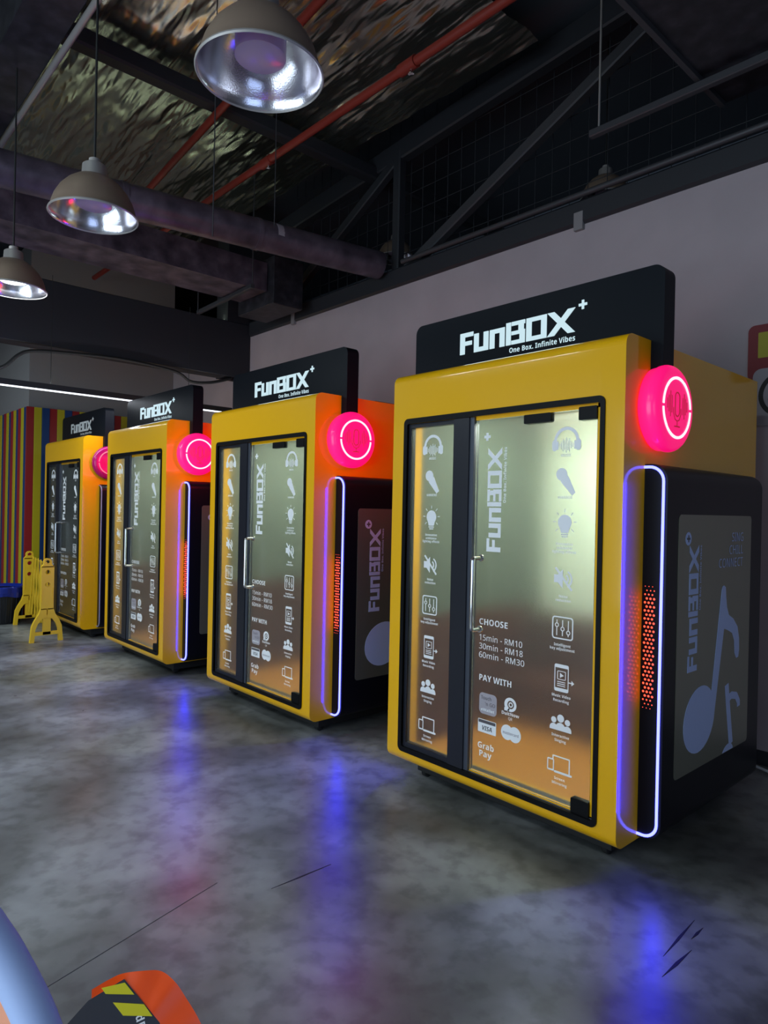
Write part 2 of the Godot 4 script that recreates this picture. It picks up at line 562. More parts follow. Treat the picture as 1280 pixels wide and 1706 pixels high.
func pictogram(kind: String, at: Vector2, t0: Transform3D, parent: Node) -> void:
	var st := new_st()
	var t := t0 * Transform3D(Basis(), Vector3(at.x, at.y, 0))
	var caption := []
	match kind:
		"headphones":
			band(st, arc2(Vector2(0, -0.012), 0.066, 0.0, PI), arc2(Vector2(0, -0.012), 0.051, 0.0, PI), PA, PB, t, false)
			for s in [-1, 1]:
				prism(st, rr(s * 0.062 - 0.013, -0.055, s * 0.062 + 0.013, -0.004, 0.012, 4), PA, PB, t)
				prism(st, rr(s * 0.045 - 0.004, -0.05, s * 0.045 + 0.004, -0.01, 0.003, 2), PA, PB, t)
			var hs := [0.010, 0.018, 0.028, 0.022, 0.034, 0.024, 0.030, 0.016, 0.010]
			for k in 9:
				prism(st, rc(-0.034 + k * 0.0085 - 0.0018, -0.03 - hs[k], -0.034 + k * 0.0085 + 0.0018, -0.03 + hs[k]), PA, PB, t)
			caption = ["MUSIC", -0.082]
		"microphone":
			var m := t * Transform3D(Basis(Vector3(0, 0, 1), 0.62), Vector3.ZERO)
			prism(st, disc2(Vector2(0, 0.036), 0.029, 0.030), PA, PB, m)
			prism(st, PackedVector2Array([Vector2(-0.024, 0.012), Vector2(0.024, 0.012), Vector2(0.011, -0.075), Vector2(-0.011, -0.075)]), PA, PB, m)
			caption = ["KARAOKE", -0.082]
		"light_bulb":
			prism(st, disc2(Vector2(0, 0.012), 0.036, 0.036), PA, PB, t)
			prism(st, PackedVector2Array([Vector2(-0.027, -0.012), Vector2(0.027, -0.012), Vector2(0.018, -0.036), Vector2(-0.018, -0.036)]), PA, PB, t)
			prism(st, rr(-0.019, -0.046, 0.019, -0.040, 0.002, 2), PA, PB, t)
			prism(st, rr(-0.015, -0.056, 0.015, -0.050, 0.002, 2), PA, PB, t)
			for k in 7:
				var d := Vector2.from_angle(-0.7 + k * (PI + 1.4) / 6)
				stroke(st, PackedVector2Array([Vector2(0, 0.012) + d * 0.046, Vector2(0, 0.012) + d * 0.062]), 0.004, PA, PB, t)
			caption = ["Innovative", -0.092, "ambiance", -0.110, "lighting effects", -0.128]
		"muted_speaker":
			prism(st, PackedVector2Array([Vector2(-0.05, -0.018), Vector2(-0.03, -0.018), Vector2(-0.004, -0.044), Vector2(-0.004, 0.044), Vector2(-0.03, 0.018), Vector2(-0.05, 0.018)]), PA, PB, t)
			for r in [0.024, 0.042]:
				band(st, arc2(Vector2(0.004, 0), r, -1.1, 1.1, 10), arc2(Vector2(0.004, 0), r - 0.008, -1.1, 1.1, 10), PA, PB, t, false)
			stroke(st, PackedVector2Array([Vector2(-0.044, 0.05), Vector2(0.044, -0.05)]), 0.010, PA, PB, t)
			caption = ["Noise", -0.086, "reduction", -0.104]
		"mixer":
			band(st, rr(-0.055, -0.052, 0.055, 0.052, 0.014), rr(-0.049, -0.046, 0.049, 0.046, 0.009), PA, PB, t)
			for k in 3:
				var x := -0.03 + 0.03 * k
				var y: float = [0.012, -0.004, -0.018][k]
				prism(st, rc(x - 0.0022, y + 0.009, x + 0.0022, 0.036), PA, PB, t)
				prism(st, rc(x - 0.0022, -0.036, x + 0.0022, y - 0.009), PA, PB, t)
				band(st, disc2(Vector2(x, y), 0.0105, 0.0105, 14), disc2(Vector2(x, y), 0.0065, 0.0065, 14), PA, PB, t)
			caption = ["Intelligent", -0.084, "key adjustment", -0.102]
		"phone":
			band(st, rr(-0.037, -0.062, 0.037, 0.062, 0.008), rr(-0.033, -0.046, 0.033, 0.046, 0.002), PA, PB, t)
			band(st, rr(-0.022, -0.008, 0.022, 0.032, 0.004), rr(-0.019, -0.005, 0.019, 0.029, 0.002), PA, PB, t)
			prism(st, PackedVector2Array([Vector2(-0.008, 0.001), Vector2(0.012, 0.012), Vector2(-0.008, 0.023)]), PA, PB, t)
			for y in [-0.018, -0.027, -0.036]:
				prism(st, rc(-0.022, y - 0.0018, 0.020, y + 0.0018), PA, PB, t)
			stroke(st, PackedVector2Array([Vector2(0.036, -0.014), Vector2(0.058, -0.014)]), 0.005, PA, PB, t)
			prism(st, PackedVector2Array([Vector2(0.052, -0.026), Vector2(0.066, -0.014), Vector2(0.052, -0.002)]), PA, PB, t)
			caption = ["Music Video", -0.088, "Recording", -0.110]
		"people":
			for k in [[-0.036, 0.008, 0.014], [0.036, 0.008, 0.014], [0.0, 0.020, 0.018]]:
				prism(st, disc2(Vector2(k[0], k[1]), k[2], k[2], 16), PA, PB, t)
			for k in [[-0.036, -0.008, 0.021], [0.036, -0.008, 0.021], [0.0, 0.0, 0.025]]:
				var p := arc2(Vector2(k[0], k[1] - k[2]), k[2], 0.0, PI, 12)
				p.append(Vector2(k[0] - k[2], -0.036))
				p.append(Vector2(k[0] + k[2], -0.036))
				prism(st, p, PA, PB, t)
			caption = ["Interactive", -0.066, "Singing", -0.088]
		"screens":
			stroke(st, PackedVector2Array([Vector2(-0.036, 0.022), Vector2(-0.036, 0.038), Vector2(0.05, 0.038), Vector2(0.05, -0.028)]), 0.006, PA, PB, t)
			prism(st, rr(-0.030, -0.038, 0.064, -0.028, 0.004, 2), PA, PB, t)
			band(st, rr(-0.066, -0.034, -0.030, 0.022, 0.006), rr(-0.061, -0.027, -0.035, 0.016, 0.002), PA, PB, t)
			caption = ["Screen", -0.068, "Mirroring", -0.090]
	for k in range(0, caption.size(), 2):
		text(st, caption[k], 0, caption[k + 1], 0.0125, t, 0.5)
	part(kind + "_pictogram", st, "print", parent)

# =================================================================== booth
func yz() -> Basis:     # u = distance behind the front, v = up, w = to the right
	return Basis(Vector3(0, 0, -1), Vector3(0, 1, 0), Vector3(1, 0, 0))

func booth(called: String, lit: bool) -> Node3D:
	var b := thing(called)
	# --- yellow shell; u = behind the front
	var side := PackedVector2Array()
	for k in 9:
		var an := PI + 0.5 * PI * k / 8
		side.append(Vector2(RF + RF * cos(an), Y0 + RF + RF * sin(an)))
	for k in [[0.12, Y0], [0.12, YT]]:
		side.append(Vector2(k[0], k[1]))
	for k in 9:
		var an := 0.5 * PI + 0.5 * PI * k / 8
		side.append(Vector2(RF + RF * cos(an), YT - RF + RF * sin(an)))
	var st := new_st()
	var tx := func(x: float) -> Transform3D: return Transform3D(yz(), Vector3(x, 0, 0))
	var l0 := -W + 0.118
	var l1 := -W + 1.316
	prism(st, side, 0, 0.118, tx.call(-W))
	prism(st, side, l1, 0.0, tx.call(0.0))
	for lim in [[0.0, 0.214], [2.032, 3.0]]:
		for piece in Geometry2D.intersect_polygons(side, rc(-1, lim[0], 1, lim[1])):
			prism(st, piece, l0, l1, tx.call(0.0))
	for x in [-0.03, -W]:
		prism(st, rr(0.12, Y0, DEPTH, YT, 0.001, 1), 0, 0.03, tx.call(x))
	bx(st, Vector3(-W + 0.03, YT - 0.03, -DEPTH), Vector3(-0.03, YT, -0.12))
	bx(st, Vector3(-W + 0.03, Y0, -DEPTH), Vector3(-0.03, Y0 + 0.03, -0.12))
	bx(st, Vector3(-W + 0.03, Y0 + 0.03, -DEPTH), Vector3(-0.03, YT - 0.03, -DEPTH + 0.03))
	part("shell", st, "yellow", b)
	st = new_st()
	for q in [[1.2925, 0.216, 1.320, 2.036], [0.602, 2.014, 1.320, 2.036], [0.602, 0.208, 1.320, 0.2205]]:
		prism(st, rc(q[0], q[1], q[2], q[3]), -0.045, -0.017, Transform3D(Basis(), Vector3(-W, 0, 0)))
	part("door_rebate", st, "yellow", b)
	# --- undercarriage
	st = new_st()
	bx(st, Vector3(-W + 0.10, 0.035, -DEPTH + 0.1), Vector3(-0.10, Y0, -0.15), 0.004)
	part("plinth", st, "rubber", b)
	for x in [-W + 0.14, -0.14]:
		for z in [-0.19, -DEPTH + 0.06]:
			st = new_st()
			var t := Transform3D(Basis(Vector3(0, 0, 1), PI / 2), Vector3(x + 0.016, 0.035, z))
			lathe(st, [Vector2(0.0, 0.0), Vector2(0.03, 0.0), Vector2(0.035, 0.005), Vector2(0.035, 0.027), Vector2(0.03, 0.032), Vector2(0.0, 0.032)], 20, t)
			bx(st, Vector3(x - 0.024, 0.03, z - 0.012), Vector3(x - 0.018, Y0, z + 0.012))
			bx(st, Vector3(x + 0.018, 0.03, z - 0.012), Vector3(x + 0.024, Y0, z + 0.012))
			part("castor", st, "rubber", b)
	# --- door opening: black gasket, left fixed light, post, door
	var tf := Transform3D(Basis(), Vector3(-W, 0, 0))
	st = new_st()
	band(st, rr(0.092, 0.187, 1.338, 2.061, 0.030), rr(0.118, 0.214, 1.316, 2.032, 0.012), -0.03, 0.007, tf)
	part("door_gasket", st, "black_trim", b)
	var zg := -0.018
	st = new_st()
	band(st, rr(0.119, 0.216, 0.47, 2.031, 0.004, 2), rr(0.141, 0.240, 0.462, 2.008, 0.004, 2), -0.045, -0.008, tf)
	var fx := part("fixed_panel", st, "black_post", b)
	st = new_st()
	prism(st, rc(0.139, 0.238, 0.464, 2.010), zg - 0.010, zg, tf)
	part("glass_pane", st, "frosted_glass", fx)
	var tp := Transform3D(Basis(), Vector3(-W, 0, zg + 0.0006))
	var column := [["headphones", 1.887], ["microphone", 1.695], ["light_bulb", 1.493], ["muted_speaker", 1.248], ["mixer", 1.024], ["phone", 0.796], ["people", 0.592], ["screens", 0.398]]
	var col_left := [["headphones", 1.908], ["microphone", 1.708], ["light_bulb", 1.500], ["muted_speaker", 1.250], ["mixer", 1.029], ["phone", 0.799], ["people", 0.584], ["screens", 0.372]]
	for k in col_left:
		pictogram(k[0], Vector2(0.299, k[1]), tp, fx)
	st = new_st()
	prism(st, rr(0.466, 0.215, 0.572, 2.031, 0.006, 2), -0.05, 0.002, tf)
	var post := part("door_post", st, "black_post", b)
	st = new_st()
	prism(st, rr(0.572, 0.215, 0.600, 2.031, 0.003, 2), -0.05, -0.006, tf)
	part("post_edge", st, "grey_edge", post)
	st = new_st()
	bx(st, Vector3(-W + 0.12, 0.206, -0.10), Vector3(-W + 1.314, 0.216, -0.01), 0.002)
	part("sill", st, "grey_edge", b)
	st = new_st()
	prism(st, rr(0.606, 0.222, 1.290, 2.012, 0.004, 2), zg - 0.012, zg, tf)
	var door := part("door", st, "frosted_glass", b)
	for k in column:
		pictogram(k[0], Vector2(1.137, k[1]), tp, door)
	# the name upright on the door: u runs up, v runs to the left
	st = new_st()
	var tv := tp * Transform3D(Basis(Vector3(0, 1, 0), Vector3(-1, 0, 0), Vector3(0, 0, 1)), Vector3(0.774, 1.347, 0))
	letters(st, 0, 0, 0.52, 0.088, tv, PA, PB)
	plus(st, Vector2(0.578, 0.096), 0.020, 0.007, tv, PA, PB)
	text(st, "One Box. Infinite Vibes", 0.245, -0.028, 0.016, tv, 0.0, true, 1.0, 0.275)
	part("door_lettering", st, "print", door)
	st = new_st()
	text(st, "CHOOSE", 0.651, 0.976, 0.030, tp, 0, true, 1.0, 0.178)
	text(st, "15min - RM10", 0.653, 0.897, 0.029, tp, 0, false, 1.0, 0.264)
	text(st, "30min - RM18", 0.653, 0.853, 0.029, tp, 0, false, 1.0, 0.268)
	text(st, "60min - RM30", 0.653, 0.809, 0.029, tp, 0, false, 1.0, 0.278)
	text(st, "PAY WITH", 0.658, 0.694, 0.030, tp, 0, true, 1.0, 0.200)
	text(st, "Grab", 0.657, 0.352, 0.030, tp, 0, true, 1.0, 0.102)
	text(st, "Pay", 0.668, 0.312, 0.030, tp, 0, true, 1.0, 0.078)
	part("price_lettering", st, "print", door)
	st = new_st()
	prism(st, rr(0.661, 0.528, 0.772, 0.634, 0.022), PA, PB, tp)
	var c1 := part("wallet_badge", st, "print_grey", door)
	st = new_st()
	var tb := tp * Transform3D(Basis(), Vector3(0, 0, 0.001))
	text(st, "Touch", 0.672, 0.601, 0.018, tb, 0, false, 1.0, 0.066)
	text(st, "'n GO", 0.700, 0.572, 0.018, tb, 0, false, 1.0, 0.062)
	c1.name = "wallet_badge"
	part("badge_lettering", st, "print_dark", door)
	st = new_st()
	text(st, "eWallet", 0.716, 0.543, 0.014, tb, 0.5, true, 1.0, 0.084)
	part("badge_lettering", st, "print", door)
	st = new_st()
	band(st, disc2(Vector2(0.855, 0.610), 0.036, 0.034, 24), disc2(Vector2(0.857, 0.610), 0.020, 0.020, 24), PA, PB, tp)
	prism(st, rc(0.819, 0.577, 0.852, 0.592), PA, PB, tp)
	band(st, disc2(Vector2(0.857, 0.610), 0.013, 0.013, 16), disc2(Vector2(0.857, 0.610), 0.007, 0.007, 16), PA, PB, tp)
	text(st, "DuitNow", 0.856, 0.556, 0.016, tp, 0.5, true, 1.0, 0.104)
	text(st, "QR", 0.856, 0.534, 0.014, tp, 0.5, false)
	part("payment_badge", st, "print", door)
	st = new_st()
	prism(st, rr(0.656, 0.434, 0.771, 0.500, 0.004, 2), PA, PB, tp)
	part("card_badge", st, "print", door)
	st = new_st()
	prism(st, rc(0.660, 0.482, 0.767, 0.497), PA, PB, tb)
	text(st, "VISA", 0.714, 0.447, 0.022, tb * Transform3D(Basis(Vector3(1, 0, 0), Vector3(0.18, 1, 0), Vector3(0, 0, 1)), Vector3(-0.082, 0, 0)), 0.5, true, 1.0, 0.066)
	part("card_lettering", st, "print_dark", door)
	st = new_st()
	prism(st, disc2(Vector2(0.838, 0.472), 0.036, 0.037), PA, PB, tp)
	prism(st, disc2(Vector2(0.884, 0.470), 0.037, 0.038), PA, PB * 0.8, tp)
	part("twin_disc_badge", st, "print", door)
	st = new_st()
	text(st, "mastercard", 0.861, 0.463, 0.014, tb, 0.5, true, 1.0, 0.094)
	part("badge_lettering", st, "print_grey", door)
	for k in [["top_patch", 1.203, 1.963, 1.293, 2.022], ["bottom_patch", 1.203, 0.212, 1.293, 0.280], ["door_stop", 0.907, 1.970, 1.058, 2.013]]:
		st = new_st()
		prism(st, rr(k[1], k[2], k[3], k[4], 0.006, 3), zg - 0.022, zg + 0.012, tf)
		part(k[0], st, "black_trim", door)
	st = new_st()
	var hp := [Vector3(-W + 0.655, 1.312, zg), Vector3(-W + 0.655, 1.312, 0.036)]
	for k in 5:
		var an := 0.5 * PI * k / 4
		hp.append(Vector3(-W + 0.655, 1.297 + 0.015 * cos(an), 0.036 + 0.015 * sin(an)))
	for k in 5:
		var an := 0.5 * PI * k / 4
		hp.append(Vector3(-W + 0.655, 0.965 - 0.015 * sin(an), 0.036 + 0.015 * cos(an)))
	hp.append(Vector3(-W + 0.655, 0.950, 0.036))
	hp.append(Vector3(-W + 0.655, 0.950, zg))
	tube(st, hp, 0.0105, 12)
	for y in [1.312, 0.950]:
		lathe(st, [Vector2(0.0, 0.008), Vector2(0.017, 0.008), Vector2(0.018, 0.006), Vector2(0.018, 0.0)], 18, Transform3D(Basis(Vector3(1, 0, 0), PI / 2), Vector3(-W + 0.655, y, zg)))
	part("handle", st, "chrome", door)
	# --- inside, seen through the frosted glass
	st = new_st()
	bx(st, Vector3(-W + 0.03, Y0 + 0.03, -DEPTH + 0.03), Vector3(-0.03, YT - 0.03, -DEPTH + 0.036))
	part("interior_wall", st, "liner_mint", b)
	st = new_st()
	bx(st, Vector3(-W + 0.03, Y0 + 0.03, -DEPTH + 0.036), Vector3(-W + 0.036, YT - 0.03, -0.13))
	part("interior_wall", st, "liner_grey", b)
	st = new_st()
	bx(st, Vector3(-0.036, Y0 + 0.03, -DEPTH + 0.036), Vector3(-0.03, YT - 0.03, -0.13))
	part("interior_wall", st, "liner_grey", b)
	st = new_st()
	bx(st, Vector3(-W + 0.036, Y0 + 0.03, -DEPTH + 0.036), Vector3(-0.036, Y0 + 0.036, -0.12))
	part("interior_floor", st, "orange_floor", b)
	st = new_st()
	bx(st, Vector3(-W + 0.036, Y0 + 0.04, -1.44), Vector3(-0.04, 0.46, -0.98), 0.03)
	bx(st, Vector3(-W + 0.036, 0.44, -1.45), Vector3(-0.04, 0.86, -1.33), 0.03)
	bx(st, Vector3(-W + 0.037, 0.16, -1.30), Vector3(-W + 0.06, 0.92, -0.16), 0.008)
	part("bench", st, "leather", b)
	if lit:
		st = new_st()
		bx(st, Vector3(-1.0, YT - 0.045, -1.0), Vector3(-0.35, YT - 0.032, -0.5), 0.004)
		part("unseen_interior_lamp", st, "unseen_interior_lamp", b)  # unseen ceiling lamp, placed to light the inside behind the glass
		area(b, Vector3(-0.67, YT - 0.05, -0.75), Vector3(0, -1, 0), Vector2(0.65, 0.4), Color(0.97, 1.0, 0.92), 4.5, "unseen_interior_light")
	# --- black box, neon line and dot grid on each side
	for s in [1.0, -1.0]:
		var tm := Transform3D(Basis(Vector3(s, 0, 0), Vector3(0, 1, 0), Vector3(0, 0, 1)), Vector3(0 if s > 0 else -W, 0, 0))
		var prof := PackedVector2Array([Vector2(0, 0.135), Vector2(0.03, 0.135)])
		prof.append_array(arc2(Vector2(0.03, 0.21), 0.075, -PI / 2, 0, 8))
		prof.append_array(arc2(Vector2(0.03, 1.695), 0.075, 0, PI / 2, 8))
		prof.append(Vector2(0, 1.77))
		st = new_st()
		prism(st, prof, -1.30, BZ, tm)
		var sb := part("side_box", st, "black_panel", b)
		if s > 0:
			side_window(sb)
		st = new_st()
		var path := []
		for q in arc2(Vector2(0.024, 0.212), 0.064, -PI / 2, 0, 8):
			path.append(tm * v3(q, BZ + 0.004))
		for q in arc2(Vector2(0.024, 1.693), 0.064, 0, PI / 2, 8):
			path.append(tm * v3(q, BZ + 0.004))
		path.push_front(tm * Vector3(0.001, 0.148, BZ + 0.004))
		path.append(tm * Vector3(0.001, 1.757, BZ + 0.004))
		tube(st, path, 0.0062, 8)
		part("neon_tube", st, "neon" if lit else "neon_off", sb)
		st = new_st()
		for row in 31:
			for c in 3:
				var x := 0.014 + c * 0.0165 + (0.008 if row % 2 else 0.0)
				var y := 0.704 + row * 0.0177
				var rad := 0.0052
				if row < 3 or row > 27:
					rad = 0.0018 + 0.001 * minf(row, 30 - row)
				lathe(st, [Vector2(rad, 0.0), Vector2(rad * 0.75, rad * 0.4), Vector2(0.0, rad * 0.55)], 8, tm * Transform3D(Basis(Vector3(1, 0, 0), PI / 2), Vector3(x, y, BZ)))
		tag(part("dot_lamp_grid", st, "red_dot" if lit else "dot_off", sb), "", "", "", "stuff")
		if lit:
			area(b, tm * Vector3(0.088, 0.95, BZ + 0.014), Vector3(0, 0, 1), Vector2(0.016, 1.48), Color(0.06, 0.0, 1.0), 0.65, "neon_light")
			area(b, tm * Vector3(0.036, 0.97, BZ + 0.008), Vector3(0, 0, 1), Vector2(0.045, 0.5), Color(1.0, 0.10, 0.05), 0.002, "dot_light")
		# disc
		var td := tm * Transform3D(Basis(Vector3(0, 0, -1), Vector3(1, 0, 0), Vector3(0, -1, 0)), Vector3(0.0, 2.018, -0.273))
		st = new_st()
		var dp := [Vector2(0.165, 0.0), Vector2(0.184, 0.012)]
		for k in 9:
			var an := -0.5 + (PI / 2 + 0.5) * k / 8
			dp.append(Vector2(0.150 + 0.042 * cos(an), 0.054 + 0.042 * sin(an)))
		dp.append(Vector2(0.08, 0.098))
		dp.append(Vector2(0.0, 0.098))
		lathe(st, dp, 48, td)
		var dd := part("disc_lamp", st, "pink_disc" if lit else "pink_off", b)
		var tw := tm * Transform3D(yz(), Vector3(0.098, 2.018, -0.273))
		if s < 0:
			tw = tm * Transform3D(yz(), Vector3(0.098, 2.018, -0.273))
		st = new_st()
		for h in [0.0, PI]:
			band(st, arc2(Vector2.ZERO, 0.136, h + 0.05, h + PI - 0.05, 36), arc2(Vector2.ZERO, 0.124, h + 0.05, h + PI - 0.05, 36), -0.002, 0.0015, tw, false)
		part("ring", st, "white_ring" if lit else "ring_off", dd)
		st = new_st()
		band(st, rr(-0.024, -0.040, 0.024, 0.070, 0.0238, 8), rr(-0.018, -0.034, 0.018, 0.064, 0.0178, 8), -0.002, 0.0015, tw)
		stroke(st, PackedVector2Array([Vector2(-0.036, 0.0), Vector2(-0.036, -0.024), Vector2(-0.02, -0.052), Vector2(0, -0.058), Vector2(0.02, -0.052), Vector2(0.036, -0.024), Vector2(0.036, 0.0)]), 0.005, -0.002, 0.0015, tw)
		stroke(st, PackedVector2Array([Vector2(0, -0.058), Vector2(0, -0.082)]), 0.005, -0.002, 0.0015, tw)
		stroke(st, PackedVector2Array([Vector2(-0.026, -0.082), Vector2(0.026, -0.082)]), 0.006, -0.002, 0.0015, tw)
		for k in [[0.052, 0.038], [0.066, 0.056], [0.080, 0.036], [0.094, 0.022]]:
			for g in [-1, 1]:
				stroke(st, PackedVector2Array([Vector2(g * k[0], 0.012 - k[1]), Vector2(g * k[0], 0.012 + k[1])]), 0.004, -0.002, 0.0015, tw)
		part("microphone_emblem", st, "pink_line" if lit else "pink_off_line", dd)
		if lit:
			area(b, tm * Vector3(0.106, 2.018, -0.273), Vector3(s, 0, 0), Vector2(0.26, 0.26), Color(1.0, 0.08, 0.25), 0.22, "disc_light")
	# --- name board across the roof
	st = new_st()
	var sp := PackedVector2Array([Vector2(-1.475, 2.14), Vector2(-W - 0.001, 2.14), Vector2(-W - 0.001, YT + 0.001), Vector2(0.001, YT + 0.001), Vector2(0.001, 2.14), Vector2(0.058, 2.14)])
	sp.append_array(arc2(Vector2(0.008, 2.602), 0.05, 0, PI / 2, 8))
	sp.append_array(arc2(Vector2(-1.425, 2.602), 0.05, PI / 2, PI, 8))
	prism(st, sp, -0.316, -0.216)
	var nb := part("name_board", st, "sign_black", b)
	var ts := Transform3D(Basis(), Vector3(0, 0, -0.216))
	st = new_st()
	letters(st, -1.119, 2.428, 0.736, 0.118, ts, 0.0, 0.004)
	plus(st, Vector2(-0.342, 2.551), 0.022, 0.006, ts, 0.0, 0.004)
	text(st, "One Box. Infinite Vibes", -0.776, 2.386, 0.026, ts, 0, true, 1.0, 0.394)
	part("sign_lettering", st, "sign_letter" if lit else "sign_letter_off", nb)
	if lit:
		area(b, Vector3(-0.75, 2.487, -0.208), Vector3(0, 0, 1), Vector2(0.73, 0.11), Color(0.86, 0.97, 1.0), 0.05, "sign_light")
	# --- ventilator box on the roof
	st = new_st()
	bx(st, Vector3(-0.99, YT, -1.42), Vector3(-0.72, YT + 0.16, -1.16), 0.006)
	for k in 5:
		bx(st, Vector3(-0.97, YT + 0.025 + k * 0.025, -1.155), Vector3(-0.74, YT + 0.035 + k * 0.025, -1.148))
	part("ventilator", st, "steel_mid", b)
	return b

func side_window(parent: Node) -> void:
	var t := Transform3D(yz(), Vector3(BOX, 0, 0))
	var st := new_st()
	prism(st, rr(0.298, 0.378, 1.145, 1.552, 0.022), -0.004, 0.0025, t)
	var w := part("side_window", st, "side_film", parent)
	var tp := Transform3D(yz(), Vector3(BOX + 0.003, 0, 0))
	st = new_st()
	var tv := tp * Transform3D(Basis(Vector3(0, 1, 0), Vector3(-1, 0, 0), Vector3(0, 0, 1)), Vector3(0.505, 0.838, 0))
	letters(st, 0, 0, 0.575, 0.098, tv, PA, PB)
	band(st, disc2(Vector2(0.606, 0.114), 0.030, 0.030), disc2(Vector2(0.606, 0.114), 0.0, 0.0), PA, PB, tv)
	text(st, "One Box. Infinite Vibes", 0.275, -0.030, 0.017, tv, 0, true, 1.0, 0.30)
	text(st, "SING", 1.034, 1.424, 0.044, tp, 1.0, false, 1.0, 0.145)
	text(st, "CHILL", 1.034, 1.361, 0.044, tp, 1.0, false, 1.0, 0.175)
	text(st, "CONNECT", 1.034, 1.298, 0.044, tp, 1.0, false, 1.0, 0.300)
	part("side_lettering", st, "print_blue", w)
	st = new_st()
	plus(st, Vector2(0.606, 0.114), 0.016, 0.005, tv, PB, PB * 2.0)
	part("plus_mark", st, "print_dark", w)
	st = new_st()
	prism(st, disc2(Vector2(0.548, 0.604), 0.172, 0.150, 32, 0.35), PA, PB, tp)
	prism(st, PackedVector2Array([Vector2(0.775, 1.185), Vector2(0.785, 1.205), Vector2(0.80, 1.21), Vector2(0.822, 1.20), Vector2(0.838, 1.10), Vector2(0.81, 0.99), Vector2(0.715, 0.60), Vector2(0.655, 0.60)]), PA, PB, tp)
	var fl := PackedVector2Array([Vector2(0.822, 1.19), Vector2(0.845, 1.10), Vector2(0.87, 1.06), Vector2(0.93, 1.035), Vector2(0.985, 0.99), Vector2(1.008, 0.93), Vector2(1.012, 0.87), Vector2(1.002, 0.835), Vector2(0.975, 0.832), Vector2(0.952, 0.86), Vector2(0.944, 0.925), Vector2(0.915, 0.965), Vector2(0.86, 0.985), Vector2(0.80, 1.0)])
	prism(st, fl, PA, PB * 0.9, tp)
	part("music_note", st, "print_blue", w)
	st = new_st()
	stroke(st, PackedVector2Array([Vector2(0.862, 0.715), Vector2(0.888, 0.59), Vector2(0.93, 0.408)]), 0.046, PA, PB, tp)
	stroke(st, PackedVector2Array([Vector2(0.880, 0.640), Vector2(0.925, 0.652), Vector2(0.985, 0.640), Vector2(1.018, 0.605), Vector2(1.020, 0.580)]), 0.036, PA, PB * 0.9, tp)
	for q in Geometry2D.intersect_polygons(disc2(Vector2(0.885, 0.36), 0.075, 0.052, 24, 0.3), rc(0.7, 0.381, 1.1, 0.6)):
		prism(st, q, PA, PB * 0.8, tp)
	part("music_note", st, "print_blue", w)

